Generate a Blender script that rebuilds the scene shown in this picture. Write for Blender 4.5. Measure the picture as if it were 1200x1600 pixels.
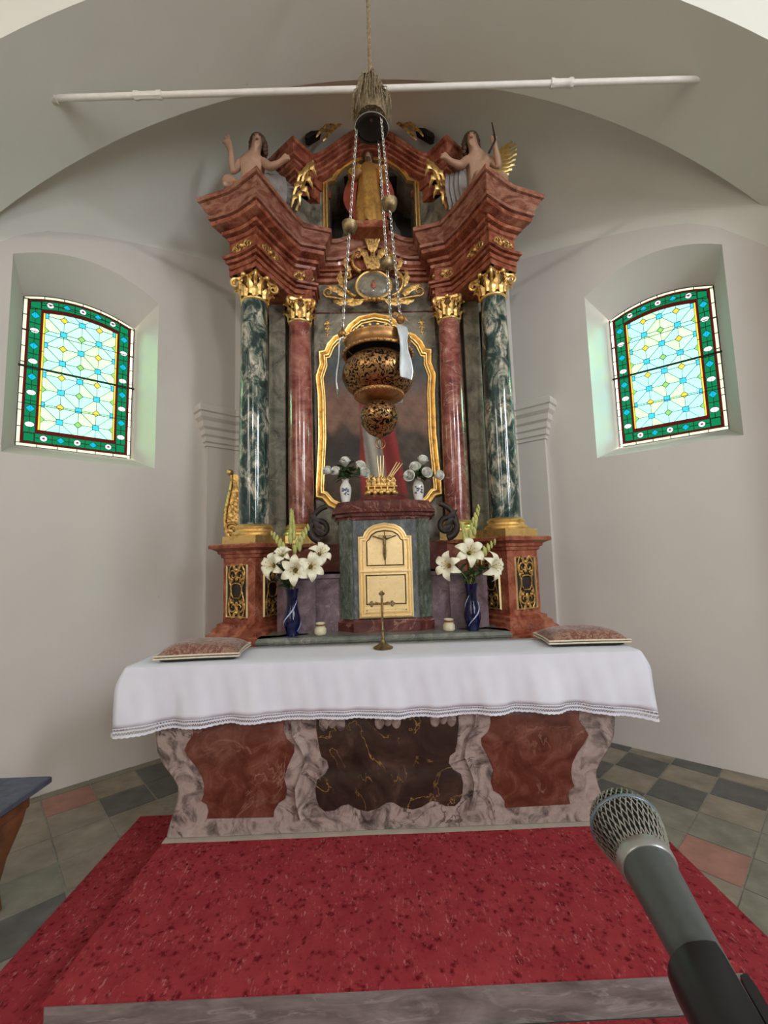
import bpy, math, random
from math import sin, cos, pi, radians, sqrt, atan2, tan
from mathutils import Vector, Matrix, Euler

random.seed(7)
for o in list(bpy.data.objects):
    bpy.data.objects.remove(o, do_unlink=True)
scene = bpy.context.scene
COL = scene.collection

# ------------------------------------------------------------------ camera
CAM_F, CAM_PITCH, CAM_YAW, CAM_ROLL = 680.0, 5.8, 1.2, 1.6
cam_data = bpy.data.cameras.new('camera')
cam = bpy.data.objects.new('camera', cam_data)
COL.objects.link(cam)
cam_data.sensor_fit = 'VERTICAL'
cam_data.sensor_height = 36.0
cam_data.lens = 36.0 * CAM_F / 1600.0
cam_data.clip_start = 0.02
cam_data.clip_end = 100
cam.location = (-0.04, 0.0, 1.45)
_p, _y, _r = radians(CAM_PITCH), radians(CAM_YAW), radians(CAM_ROLL)
fw = Vector((sin(_y) * cos(_p), cos(_y) * cos(_p), sin(_p)))
rt = Vector((cos(_y), -sin(_y), 0))
up = rt.cross(fw)
R_ = rt * cos(_r) - up * sin(_r)
U_ = rt * sin(_r) + up * cos(_r)
cam.rotation_euler = Matrix((R_, U_, -fw)).transposed().to_euler()
scene.camera = cam

# ------------------------------------------------------------------ world, lights, exposure
world = bpy.data.worlds.new('sky')
scene.world = world
world.use_nodes = True
bg = world.node_tree.nodes['Background']
bg.inputs[0].default_value = (0.80, 0.92, 1.0, 1)
bg.inputs[1].default_value = 0.5
scene.view_settings.view_transform = 'Standard'
scene.view_settings.look = 'None'
scene.view_settings.gamma = 1.0
scene.view_settings.use_curve_mapping = False
scene.view_settings.exposure = 0.18


def area(name, loc, target, sx, sy, watts, color=(1, 1, 1), shape='RECTANGLE', spread=180):
    d = bpy.data.lights.new(name, 'AREA')
    d.shape = shape
    d.size = sx
    d.size_y = sy
    d.energy = watts
    d.color = color
    d.spread = radians(spread)
    o = bpy.data.objects.new(name, d)
    COL.objects.link(o)
    o.location = loc
    o.rotation_euler = (Vector(target) - Vector(loc)).to_track_quat('-Z', 'Y').to_euler()
    return o


# fill lamps added along the unseen nave side walls to brighten the apse
area('nave_fill_light_a', (3.92, -1.6, 3.7), (0, 1.6, 2.2), 1.1, 2.2, 190, (0.88, 0.94, 1.0))
area('nave_fill_light_b', (3.92, -5.6, 3.7), (0, 1.5, 2.2), 1.1, 2.2, 150, (0.92, 0.96, 1.0))
area('nave_fill_light_c', (-3.92, -1.6, 3.7), (0, 1.6, 2.2), 1.1, 2.2, 60, (1.0, 0.90, 0.76))
area('nave_fill_light_d', (-3.92, -5.6, 3.7), (0, 1.5, 2.2), 1.1, 2.2, 60, (1.0, 0.92, 0.80))
# round window over the organ loft
area('loft_window_light', (0.0, -8.9, 6.5), (0, 3.6, 3.9), 0.5, 0.5, 150, (1.0, 0.97, 0.92), 'DISK')
# bright sky outside the two apse windows: towards the opposite wall, and from the front past the reveals
area('sky_outside_right', (6.2, 3.3, 4.9), (2.3, 3.35, 2.9), 1.2, 1.2, 700, (0.95, 0.92, 1.0), 'DISK')
area('sky_outside_left', (-6.2, 3.3, 4.9), (-2.3, 3.35, 2.9), 1.2, 1.2, 350, (1.0, 0.95, 0.9), 'DISK')
area('sky_front_right', (5.7, 2.35, 3.7), (2.3, 3.35, 2.9), 1.2, 1.2, 800, (0.85, 0.85, 1.0), 'DISK')
area('sky_front_left', (-5.7, 2.35, 3.7), (-2.3, 3.35, 2.9), 1.2, 1.2, 480, (1.0, 0.96, 0.92), 'DISK')

# ------------------------------------------------------------------ node materials
MATS = {}


def new_mat(name):
    m = bpy.data.materials.new(name)
    m.use_nodes = True
    nt = m.node_tree
    for n in list(nt.nodes):
        nt.nodes.remove(n)
    out = nt.nodes.new('ShaderNodeOutputMaterial')
    MATS[name] = m
    return m, nt, out


def nd(nt, kind, **kw):
    n = nt.nodes.new(kind)
    for k, v in kw.items():
        if k in n.inputs:
            n.inputs[k].default_value = v
        else:
            setattr(n, k, v)
    return n


def coords(nt, scale=(1, 1, 1), loc=(0, 0, 0), rot=(0, 0, 0), kind='Object'):
    t = nt.nodes.new('ShaderNodeTexCoord')
    mp = nt.nodes.new('ShaderNodeMapping')
    mp.inputs['Scale'].default_value = scale
    mp.inputs['Location'].default_value = loc
    mp.inputs['Rotation'].default_value = rot
    nt.links.new(t.outputs[kind], mp.inputs['Vector'])
    return mp.outputs[0]


def ramp(nt, fac, stops, interp='LINEAR'):
    r = nt.nodes.new('ShaderNodeValToRGB')
    r.color_ramp.interpolation = interp
    el = r.color_ramp.elements
    while len(el) < len(stops):
        el.new(0.5)
    for e, (p, c) in zip(el, stops):
        e.position = p
        e.color = (c[0], c[1], c[2], 1) if len(c) == 3 else c
    nt.links.new(fac, r.inputs[0])
    return r.outputs[0]


def noise(nt, vec, scale, detail=6, rough=0.6, dist=0.0):
    n = nd(nt, 'ShaderNodeTexNoise', Scale=scale, Detail=detail, Roughness=rough, Distortion=dist)
    nt.links.new(vec, n.inputs['Vector'])
    return n.outputs[0]


def mixc(nt, fac, a, b, mode='MIX'):
    m = nt.nodes.new('ShaderNodeMix')
    m.data_type = 'RGBA'
    m.blend_type = mode
    for val, sock in ((fac, m.inputs[0]), (a, m.inputs[6]), (b, m.inputs[7])):
        if hasattr(val, 'is_linked'):
            nt.links.new(val, sock)
        elif isinstance(val, (int, float)):
            sock.default_value = val
        else:
            sock.default_value = (val[0], val[1], val[2], 1)
    return m.outputs[2]


def mth(nt, op, a, b=None, clamp=False):
    m = nt.nodes.new('ShaderNodeMath')
    m.operation = op
    m.use_clamp = clamp
    for val, sock in ((a, m.inputs[0]), (b, m.inputs[1])):
        if val is None:
            continue
        if hasattr(val, 'is_linked'):
            nt.links.new(val, sock)
        else:
            sock.default_value = val
    return m.outputs[0]


def principled(nt, out, color, rough=0.5, metal=0.0, bump=None, bump_strength=0.2, bump_dist=0.01, coat=0.0, spec=0.5, sheen=0.0, trans=0.0, ior=1.45):
    p = nt.nodes.new('ShaderNodeBsdfPrincipled')
    if hasattr(color, 'is_linked'):
        nt.links.new(color, p.inputs['Base Color'])
    else:
        p.inputs['Base Color'].default_value = (color[0], color[1], color[2], 1)
    if hasattr(rough, 'is_linked'):
        nt.links.new(rough, p.inputs['Roughness'])
    else:
        p.inputs['Roughness'].default_value = rough
    p.inputs['Metallic'].default_value = metal
    p.inputs['Coat Weight'].default_value = coat
    p.inputs['Specular IOR Level'].default_value = spec
    p.inputs['Sheen Weight'].default_value = sheen
    p.inputs['Transmission Weight'].default_value = trans
    p.inputs['IOR'].default_value = ior
    if bump is not None:
        b = nt.nodes.new('ShaderNodeBump')
        b.inputs['Strength'].default_value = bump_strength
        b.inputs['Distance'].default_value = bump_dist
        nt.links.new(bump, b.inputs['Height'])
        nt.links.new(b.outputs[0], p.inputs['Normal'])
    nt.links.new(p.outputs[0], out.inputs[0])
    return p


def plain(name, color, rough=0.5, metal=0.0, var=0.12, scale=12, coat=0.0, bump=0.0, sheen=0.0, spec=0.5):
    m, nt, out = new_mat(name)
    n = noise(nt, coords(nt), scale, 5)
    d = tuple(c * (1 - var) for c in color)
    l = tuple(min(1, c * (1 + var)) for c in color)
    col = ramp(nt, n, [(0.3, d), (0.7, l)])
    principled(nt, out, col, rough, metal, n if bump else None, bump, 0.01, coat, spec, sheen)
    return m


def marble(name, stops, vein, scale=4.0, vscale=3.0, vwidth=0.02, vmix=0.7, rough=0.22, dist=1.5, coat=0.3, stretch=(1, 1, 1), fine=True, spec=0.5, seed=0.0):
    m, nt, out = new_mat(name)
    v = coords(nt, stretch, (seed, seed * 1.7, seed * 0.6))
    n1 = noise(nt, v, scale, 8, 0.62, dist)
    col = ramp(nt, n1, stops)
    n2 = noise(nt, v, vscale, 6, 0.55, dist * 0.8)
    a = mth(nt, 'ABSOLUTE', mth(nt, 'SUBTRACT', n2, 0.5))
    f = mth(nt, 'SUBTRACT', 1.0, mth(nt, 'DIVIDE', a, vwidth), True)
    n3 = noise(nt, v, vscale * 1.6, 3)
    f = mth(nt, 'MULTIPLY', f, mth(nt, 'MULTIPLY', ramp(nt, n3, [(0.42, (0, 0, 0)), (0.6, (1, 1, 1))]), vmix))
    col = mixc(nt, f, col, vein)
    if fine:
        n4 = noise(nt, v, scale * 9, 4, 0.7)
        col = mixc(nt, 0.25, col, ramp(nt, n4, [(0.3, (0.25, 0.25, 0.25)), (0.7, (0.75, 0.75, 0.75))]), 'SOFT_LIGHT')
    principled(nt, out, col, rough, 0, None, coat=coat, spec=spec)
    return m


def gold(name, bright, dark, amount=0.5, rough=0.33, scale=22, bump=0.15):
    m, nt, out = new_mat(name)
    v = coords(nt)
    n = noise(nt, v, scale, 6, 0.65)
    col = ramp(nt, n, [(amount - 0.16, dark), (amount + 0.1, bright)])
    r = ramp(nt, n, [(0.3, (rough + 0.25,) * 3), (0.7, (rough,) * 3)])
    principled(nt, out, col, r, 0.92, n, bump, 0.01)
    return m


def plaster(name, base, shade, rough=0.9):
    m, nt, out = new_mat(name)
    v = coords(nt)
    n = noise(nt, v, 0.9, 6, 0.55)
    n2 = noise(nt, v, 45, 4, 0.6)
    col = ramp(nt, n, [(0.3, shade), (0.7, base)])
    n3 = noise(nt, v, 5.5, 3, 0.5)
    spot = ramp(nt, n3, [(0.80, (0, 0, 0)), (0.81, (1, 1, 1))])
    col = mixc(nt, mth(nt, 'MULTIPLY', spot, 0.5), col, (0.16, 0.13, 0.11))
    principled(nt, out, col, rough, 0, n2, 0.12, 0.004)
    return m


plaster('plaster', (0.68, 0.645, 0.60), (0.62, 0.585, 0.54))
plaster('plaster_vault', (0.755, 0.75, 0.68), (0.69, 0.685, 0.615))
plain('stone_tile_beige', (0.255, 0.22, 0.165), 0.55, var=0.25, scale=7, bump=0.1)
plain('stone_tile_dark', (0.105, 0.105, 0.095), 0.5, var=0.3, scale=7, bump=0.1)
plain('stone_tile_red', (0.34, 0.17, 0.13), 0.55, var=0.2, scale=7, bump=0.1)
plain('stone_tile_olive', (0.21, 0.205, 0.155), 0.55, var=0.25, scale=7, bump=0.1)
plain('mortar', (0.27, 0.25, 0.21), 0.9, var=0.2, scale=30)
marble('red_marble', [(0.30, (0.095, 0.020, 0.010)), (0.46, (0.25, 0.062, 0.032)), (0.60, (0.39, 0.135, 0.078)), (0.78, (0.52, 0.26, 0.165))], (0.56, 0.36, 0.27), 8, 4.5, 0.010, 0.5, 0.36, 1.3, 0.05, spec=0.35)
marble('pink_marble', [(0.30, (0.125, 0.038, 0.023)), (0.46, (0.27, 0.095, 0.058)), (0.60, (0.38, 0.18, 0.12)), (0.78, (0.49, 0.29, 0.205))], (0.54, 0.37, 0.29), 7, 4.0, 0.010, 0.4, 0.38, 1.6, 0.05, (1, 1, 3.0), spec=0.35)
marble('red_column_marble', [(0.3, (0.085, 0.020, 0.018)), (0.45, (0.24, 0.06, 0.05)), (0.58, (0.38, 0.135, 0.10)), (0.75, (0.50, 0.25, 0.19))], (0.62, 0.42, 0.34), 4.6, 4.2, 0.014, 0.85, 0.17, 1.4, 0.5)
marble('green_column_marble', [(0.38, (0.010, 0.030, 0.027)), (0.47, (0.028, 0.065, 0.055)), (0.535, (0.20, 0.22, 0.17)), (0.64, (0.62, 0.57, 0.46))], (0.006, 0.014, 0.014), 7.5, 13.0, 0.045, 1.0, 0.14, 1.0, 0.6, (1.3, 1.3, 0.8))
marble('grey_green_marble', [(0.32, (0.075, 0.07, 0.055)), (0.46, (0.185, 0.172, 0.13)), (0.58, (0.27, 0.245, 0.185)), (0.74, (0.38, 0.34, 0.26))], (0.46, 0.38, 0.28), 6.0, 3.5, 0.014, 0.6, 0.32, 1.2, 0.2)
marble('tabernacle_marble', [(0.3, (0.06, 0.065, 0.075)), (0.5, (0.13, 0.14, 0.15)), (0.7, (0.24, 0.245, 0.25))], (0.06, 0.10, 0.06), 9, 8, 0.05, 0.7, 0.25, 2.2, 0.4, (1.5, 1.5, 0.8))
marble('tabernacle_green_marble', [(0.3, (0.045, 0.06, 0.045)), (0.5, (0.11, 0.13, 0.10)), (0.72, (0.22, 0.24, 0.2))], (0.03, 0.04, 0.03), 10, 9, 0.05, 0.7, 0.25, 2.4, 0.4, (1.6, 1.6, 0.8), seed=3)
marble('dark_red_marble', [(0.3, (0.05, 0.014, 0.013)), (0.55, (0.13, 0.035, 0.03)), (0.8, (0.25, 0.10, 0.075))], (0.42, 0.24, 0.17), 6, 5, 0.018, 0.7, 0.2, 1.5, 0.5)
marble('purple_marble', [(0.3, (0.07, 0.046, 0.056)), (0.5, (0.15, 0.10, 0.118)), (0.75, (0.29, 0.22, 0.245))], (0.36, 0.27, 0.27), 5, 4, 0.014, 0.6, 0.25, 1.5, 0.4)
marble('gradine_marble', [(0.3, (0.08, 0.09, 0.08)), (0.55, (0.17, 0.18, 0.155)), (0.8, (0.30, 0.30, 0.26))], (0.38, 0.35, 0.29), 6, 5, 0.025, 0.7, 0.3, 1.6, 0.3)
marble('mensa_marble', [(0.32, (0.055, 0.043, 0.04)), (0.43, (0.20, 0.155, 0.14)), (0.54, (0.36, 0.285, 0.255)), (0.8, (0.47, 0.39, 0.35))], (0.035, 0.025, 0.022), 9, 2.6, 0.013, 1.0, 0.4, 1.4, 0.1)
marble('mensa_red_marble', [(0.3, (0.065, 0.016, 0.010)), (0.5, (0.125, 0.036, 0.022)), (0.7, (0.21, 0.085, 0.06)), (0.88, (0.34, 0.21, 0.165))], (0.42, 0.25, 0.18), 7.0, 2.6, 0.010, 0.5, 0.32, 1.2, 0.2)
marble('mensa_dark_marble', [(0.32, (0.013, 0.009, 0.007)), (0.55, (0.045, 0.028, 0.02)), (0.8, (0.12, 0.075, 0.055))], (0.55, 0.33, 0.10), 4, 3.0, 0.008, 0.85, 0.3, 1.8, 0.2)
marble('riser_stone', [(0.3, (0.10, 0.085, 0.08)), (0.5, (0.19, 0.165, 0.155)), (0.75, (0.31, 0.28, 0.27))], (0.42, 0.39, 0.36), 5, 6, 0.03, 0.5, 0.6, 1.0, 0.0, (0.5, 2, 2))
plain('pale_stone', (0.40, 0.35, 0.29), 0.7, var=0.15, scale=9)
gold('gold', (0.95, 0.66, 0.25), (0.42, 0.22, 0.07), 0.38, 0.3)
gold('gold_carved', (0.86, 0.56, 0.20), (0.16, 0.075, 0.025), 0.48, 0.36, 45, 0.4)
gold('gold_capital', (0.93, 0.63, 0.24), (0.38, 0.19, 0.06), 0.36, 0.3, 30, 0.1)
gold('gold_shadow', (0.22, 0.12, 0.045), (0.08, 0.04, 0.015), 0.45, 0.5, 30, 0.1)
gold('gold_pale', (1.0, 0.78, 0.42), (0.70, 0.46, 0.20), 0.35, 0.36, 30, 0.1)
gold('gold_robe', (0.80, 0.47, 0.14), (0.28, 0.13, 0.04), 0.45, 0.42, 10, 0.2)
gold('brass_lamp', (0.46, 0.245, 0.095), (0.20, 0.09, 0.035), 0.45, 0.36, 20, 0.15)
gold('brass_dark', (0.34, 0.25, 0.13), (0.10, 0.07, 0.035), 0.5, 0.4, 40, 0.2)
plain('dark_wood', (0.028, 0.02, 0.016), 0.55, var=0.4, scale=15)
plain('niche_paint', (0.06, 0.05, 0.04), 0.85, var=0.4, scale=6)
plain('statue_skin', (0.36, 0.19, 0.115), 0.5, var=0.2, scale=14)
plain('angel_skin', (0.43, 0.255, 0.17), 0.45, var=0.15, scale=14)
plain('hair_brown', (0.085, 0.045, 0.025), 0.6, var=0.4, scale=40, bump=0.4)
plain('robe_red', (0.30, 0.06, 0.04), 0.5, var=0.3, scale=12)
plain('robe_grey', (0.24, 0.21, 0.20), 0.55, var=0.3, scale=12)
plain('white_paint', (0.74, 0.70, 0.64), 0.5, var=0.06, scale=20)
plain('steel_chain', (0.62, 0.6, 0.55), 0.32, 0.9, var=0.2, scale=60)
plain('silver_strap', (0.68, 0.74, 0.76), 0.35, 0.45, var=0.12, scale=30)  # silvery metal, its pale blue stands in for the reflected window
plain('rope_fibre', (0.24, 0.18, 0.11), 0.9, var=0.4, scale=90)
plain('straw_fibre', (0.21, 0.155, 0.085), 0.85, var=0.55, scale=60)
plain('lead', (0.02, 0.022, 0.02), 0.55, 0.3, var=0.2)
plain('porcelain', (0.78, 0.77, 0.73), 0.15, var=0.04, coat=0.5)
plain('porcelain_motif', (0.08, 0.10, 0.14), 0.2, var=0.3, scale=50)
plain('cup_ivory', (0.62, 0.56, 0.38), 0.35, var=0.1)
plain('petal_white', (0.93, 0.93, 0.87), 0.55, var=0.05, scale=20)
plain('petal_lily', (0.82, 0.80, 0.62), 0.55, var=0.08, scale=20)
plain('leaf_green', (0.055, 0.10, 0.035), 0.5, var=0.35, scale=20)
plain('stem_green', (0.20, 0.26, 0.08), 0.55, var=0.25, scale=20)
plain('bud_green', (0.46, 0.47, 0.15), 0.55, var=0.25, scale=25)
plain('stamen_yellow', (0.55, 0.38, 0.06), 0.6, var=0.2)
plain('mic_body', (0.085, 0.095, 0.092), 0.36, 0.3, var=0.08, scale=200)
plain('mic_ring', (0.42, 0.43, 0.42), 0.35, 0.85, var=0.05)
plain('mic_band', (0.20, 0.25, 0.30), 0.4, 0.7, var=0.05)
plain('mic_mesh', (0.52, 0.52, 0.48), 0.3, 0.95, var=0.1, scale=60)
plain('mic_core', (0.012, 0.012, 0.012), 0.9)
plain('black_plastic', (0.012, 0.012, 0.013), 0.3, var=0.1)
plain('oak_wood', (0.19, 0.075, 0.032), 0.4, var=0.4, scale=9, coat=0.2)
plain('slate_top', (0.085, 0.098, 0.135), 0.6, var=0.3, scale=20)
plain('cushion_cord', (0.66, 0.58, 0.44), 0.7, var=0.12, scale=60)
plain('cushion_back', (0.025, 0.03, 0.02), 0.8)


def m_blue_glass():
    m, nt, out = new_mat('blue_glass')
    n = noise(nt, coords(nt), 6, 3)
    col = ramp(nt, n, [(0.3, (0.0005, 0.0015, 0.018)), (0.7, (0.0015, 0.004, 0.055))])
    principled(nt, out, col, 0.10, 0, None, coat=0.3, spec=0.45)


m_blue_glass()
plain('blue_glass_swirl', (0.42, 0.50, 0.72), 0.1, var=0.1, coat=0.6)


def m_carpet():
    m, nt, out = new_mat('red_carpet')
    v = coords(nt)
    base = ramp(nt, noise(nt, v, 7, 5, 0.7), [(0.3, (0.25, 0.026, 0.034)), (0.7, (0.37, 0.050, 0.058))])
    vd = nd(nt, 'ShaderNodeTexVoronoi', Scale=33.0, Randomness=0.95)
    mp = nd(nt, 'ShaderNodeMixRGB', blend_type='ADD')
    mp.inputs[0].default_value = 0.035
    nt.links.new(v, mp.inputs[1])
    nz = nd(nt, 'ShaderNodeTexNoise', Scale=60.0, Detail=2.0)
    nt.links.new(v, nz.inputs['Vector'])
    nt.links.new(nz.outputs[1], mp.inputs[2])
    nt.links.new(mp.outputs[0], vd.inputs['Vector'])
    spot = ramp(nt, vd.outputs['Distance'], [(0.15, (1, 1, 1)), (0.52, (0, 0, 0))])
    pick = ramp(nt, noise(nt, v, 24, 2), [(0.40, (0, 0, 0)), (0.56, (1, 1, 1))])
    col = mixc(nt, mth(nt, 'MULTIPLY', mth(nt, 'MULTIPLY', spot, pick), 0.9), base, (0.105, 0.006, 0.012))
    fl = noise(nt, coords(nt, (1, 0.35, 1)), 85, 3, 0.7)
    f2 = mth(nt, 'MULTIPLY', ramp(nt, fl, [(0.56, (0, 0, 0)), (0.70, (1, 1, 1))]), ramp(nt, noise(nt, v, 13, 2), [(0.42, (0, 0, 0)), (0.60, (1, 1, 1))]))
    col = mixc(nt, mth(nt, 'MULTIPLY', f2, 0.8), col, (0.56, 0.22, 0.21))
    fuzz = noise(nt, v, 330, 2)
    principled(nt, out, col, 0.95, 0, fuzz, 0.6, 0.004, spec=0.05)


m_carpet()


def m_cloth():
    m, nt, out = new_mat('white_linen')
    v = coords(nt)
    n = noise(nt, v, 260, 2)
    col = ramp(nt, noise(nt, v, 5, 4), [(0.3, (0.70, 0.72, 0.81)), (0.7, (0.76, 0.78, 0.86))])  # white linen with the blue of the daylight mixed into its colour
    principled(nt, out, col, 0.85, 0, n, 0.08, 0.002, sheen=0.1, spec=0.2)


m_cloth()


def m_brocade():
    m, nt, out = new_mat('brocade')
    v = coords(nt)
    n = noise(nt, v, 26, 5, 0.7, 1.5)
    col = ramp(nt, n, [(0.40, (0.17, 0.065, 0.05)), (0.5, (0.235, 0.10, 0.075)), (0.56, (0.36, 0.25, 0.17)), (0.64, (0.20, 0.075, 0.06))])
    principled(nt, out, col, 0.8, 0, n, 0.3, 0.004, sheen=0.3, spec=0.2)


m_brocade()


def m_lamp_pierced():
    m, nt, out = new_mat('brass_pierced')
    v = coords(nt)
    n = noise(nt, v, 42, 3, 0.45, 2.6)
    hole = ramp(nt, n, [(0.455, (0, 0, 0)), (0.49, (1, 1, 1))])
    c = ramp(nt, noise(nt, v, 60, 3), [(0.3, (0.27, 0.135, 0.05)), (0.7, (0.54, 0.30, 0.12))])
    col = mixc(nt, hole, (0.014, 0.009, 0.006), c)
    p = principled(nt, out, col, 0.36, 0.9, hole, 0.8, 0.008)


m_lamp_pierced()


def glass(name, color, glow, pass_):
    m, nt, out = new_mat(name)
    n = noise(nt, coords(nt), 9, 3)
    d = tuple(c * 0.90 for c in color)
    col = ramp(nt, n, [(0.3, d), (0.7, color)])
    e = nd(nt, 'ShaderNodeEmission', Strength=glow)
    nt.links.new(col, e.inputs[0])
    t = nd(nt, 'ShaderNodeBsdfTransparent')
    tc = mixc(nt, 1.0 - pass_, col, (0, 0, 0))
    nt.links.new(tc, t.inputs[0])
    a = nt.nodes.new('ShaderNodeAddShader')
    nt.links.new(e.outputs[0], a.inputs[0])
    nt.links.new(t.outputs[0], a.inputs[1])
    nt.links.new(a.outputs[0], out.inputs[0])
    return m


GP = 0.85
glass('glass_pale', (0.44, 0.80, 0.52), 1.15, GP)
glass('glass_pale_yellow', (0.50, 0.82, 0.45), 1.15, GP)
glass('glass_pale_blue', (0.40, 0.78, 0.70), 1.15, GP)
glass('glass_sky', (0.10, 0.62, 0.86), 0.72, GP)
glass('glass_cyan', (0.015, 0.50, 0.68), 0.75, GP)
glass('glass_yellow', (0.85, 0.64, 0.10), 0.75, GP)
glass('glass_moss', (0.36, 0.62, 0.22), 0.75, GP)
glass('glass_green', (0.010, 0.26, 0.11), 0.75, GP)
glass('glass_red', (0.16, 0.012, 0.008), 0.7, GP)
glass('glass_white', (0.92, 0.88, 0.90), 0.75, GP)
glass('glass_cream', (0.80, 0.80, 0.60), 0.75, GP)
glass('glass_plum', (0.22, 0.10, 0.16), 0.7, GP)


def m_painting():
    m, nt, out = new_mat('painting')
    a = nt.nodes.new('ShaderNodeVertexColor')
    a.layer_name = 'paint'
    n = noise(nt, coords(nt), 40, 4)
    col = mixc(nt, 0.3, a.outputs[0], ramp(nt, n, [(0.3, (0.3, 0.3, 0.3)), (0.7, (0.7, 0.7, 0.7))]), 'SOFT_LIGHT')
    principled(nt, out, col, 0.6, 0, n, 0.05, 0.002, spec=0.25)


m_painting()

# ------------------------------------------------------------------ object helpers
ORG = {}


def tag(o, label=None, cat=None, group=None, kind=None):
    if label:
        o['label'] = label
    if cat:
        o['category'] = cat
    if group:
        o['group'] = group
    if kind:
        o['kind'] = kind
    return o


def thing(name, label, cat, loc=(0, 0, 0), group=None, kind=None):
    o = bpy.data.objects.new(name, None)
    o.empty_display_size = 0.05
    COL.objects.link(o)
    o.location = loc
    ORG[o.name] = Vector(loc)
    return tag(o, label, cat, group, kind)


class MB:
    """collects polygons in world coordinates (or local ones when the parent stands at the origin)"""

    def __init__(s):
        s.v = []
        s.f = []

    def add(s, vs, fs):
        b = len(s.v)
        s.v.extend(tuple(p) for p in vs)
        s.f.extend(tuple(i + b for i in f) for f in fs)
        return s

    def box(s, x0, x1, y0, y1, z0, z1):
        return s.add([(x0, y0, z0), (x1, y0, z0), (x1, y1, z0), (x0, y1, z0), (x0, y0, z1), (x1, y0, z1), (x1, y1, z1), (x0, y1, z1)],
                     [(3, 2, 1, 0), (4, 5, 6, 7), (0, 1, 5, 4), (1, 2, 6, 5), (2, 3, 7, 6), (3, 0, 4, 7)])

    def bbox(s, x0, x1, y0, y1, z0, z1, b):
        """box with chamfered edges"""
        pts = []
        for sz, z in ((0, z0), (1, z1)):
            pass
        rings = [(z0, b), (z0 + b, 0), (z1 - b, 0), (z1, b)]
        vs = []
        for z, i in rings:
            X0, X1, Y0, Y1 = x0 + i, x1 - i, y0 + i, y1 - i
            c = b * 0.6
            vs += [(X0 + c, Y0, z), (X1 - c, Y0, z), (X1, Y0 + c, z), (X1, Y1 - c, z), (X1 - c, Y1, z), (X0 + c, Y1, z), (X0, Y1 - c, z), (X0, Y0 + c, z)]
        fs = [tuple(range(7, -1, -1)), tuple(range(24, 32))]
        for r in range(3):
            for k in range(8):
                a = r * 8 + k
                c2 = r * 8 + (k + 1) % 8
                fs.append((a, c2, c2 + 8, a + 8))
        return s.add(vs, fs)

    def prism(s, poly, fa, fb, cap=True):
        n = len(poly)
        vs = [fa(p) for p in poly] + [fb(p) for p in poly]
        fs = [(i, (i + 1) % n, n + (i + 1) % n, n + i) for i in range(n)]
        if cap:
            fs += [tuple(range(n - 1, -1, -1)), tuple(range(n, 2 * n))]
        return s.add(vs, fs)

    def slab(s, poly, y0, y1):
        """polygon in the x,z plane standing between y0 (front) and y1"""
        return s.prism(poly, lambda p: (p[0], y0, p[1]), lambda p: (p[0], y1, p[1]))

    def loft(s, rings, closed=True, cap=True):
        n = len(rings[0])
        vs = [p for r in rings for p in r]
        fs = []
        for r in range(len(rings) - 1):
            for i in range(n if closed else n - 1):
                a = r * n + i
                b = r * n + (i + 1) % n
                fs.append((a, b, b + n, a + n))
        if cap and closed:
            fs += [tuple(range(n - 1, -1, -1)), tuple(range((len(rings) - 1) * n, len(rings) * n))]
        return s.add(vs, fs)

    def lathe(s, prof, c=(0, 0, 0), seg=24, M=None, cap=True):
        rings = []
        c = Vector(c)
        for r, z in prof:
            ring = []
            for i in range(seg):
                a = 2 * pi * i / seg
                p = Vector((r * cos(a), r * sin(a), z))
                if M is not None:
                    p = M @ p
                ring.append(tuple(c + p))
            rings.append(ring)
        return s.loft(rings, True, cap)

    def ball(s, c, r, seg=12, rings=8, sc=(1, 1, 1), M=None):
        prof = []
        for k in range(rings + 1):
            t = -pi / 2 + pi * k / rings
            prof.append((max(1e-4, r * cos(t)) * 1.0, r * sin(t)))
        b = len(s.v)
        s.lathe(prof, (0, 0, 0), seg)
        for i in range(b, len(s.v)):
            p = Vector((s.v[i][0] * sc[0], s.v[i][1] * sc[1], s.v[i][2] * sc[2]))
            if M is not None:
                p = M @ p
            s.v[i] = (p[0] + c[0], p[1] + c[1], p[2] + c[2])
        return s

    def tube(s, pts, rad, seg=6, closed=False, flat=1.0):
        pts = [Vector(p) for p in pts]
        n = len(pts)
        rs = rad if isinstance(rad, (list, tuple)) else [rad] * n
        tans = []
        for i in range(n):
            if closed:
                t = pts[(i + 1) % n] - pts[i - 1]
            else:
                t = pts[min(n - 1, i + 1)] - pts[max(0, i - 1)]
            tans.append(t.normalized() if t.length > 1e-9 else Vector((0, 0, 1)))
        nrm = tans[0].orthogonal().normalized()
        rings = []
        for i in range(n):
            nrm = (nrm - tans[i] * nrm.dot(tans[i]))
            nrm = nrm.normalized() if nrm.length > 1e-6 else tans[i].orthogonal().normalized()
            bi = tans[i].cross(nrm)
            rings.append([tuple(pts[i] + (nrm * cos(2 * pi * k / seg) + bi * sin(2 * pi * k / seg) * flat) * rs[i]) for k in range(seg)])
        if closed:
            rings.append(rings[0])
            return s.loft(rings, True, False)
        return s.loft(rings, True, True)

    def sweep(s, prof, path, closed_prof=True, cap=True):
        """moulding: profile points (outward offset, height) carried along a plan path; outward is to the right of the walk"""
        n = len(path)
        nr = []
        for i in range(n - 1):
            dx, dy = path[i + 1][0] - path[i][0], path[i + 1][1] - path[i][1]
            l = sqrt(dx * dx + dy * dy) or 1
            nr.append(Vector((dy / l, -dx / l)))
        rings = []
        for i in range(n):
            a = nr[max(0, i - 1)]
            b = nr[min(n - 2, i)]
            m = (a + b) / max(0.35, 1 + a.dot(b))
            z = path[i][2] if len(path[i]) > 2 else 0
            rings.append([(path[i][0] + m[0] * o, path[i][1] + m[1] * o, z + h) for o, h in prof])
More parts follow.
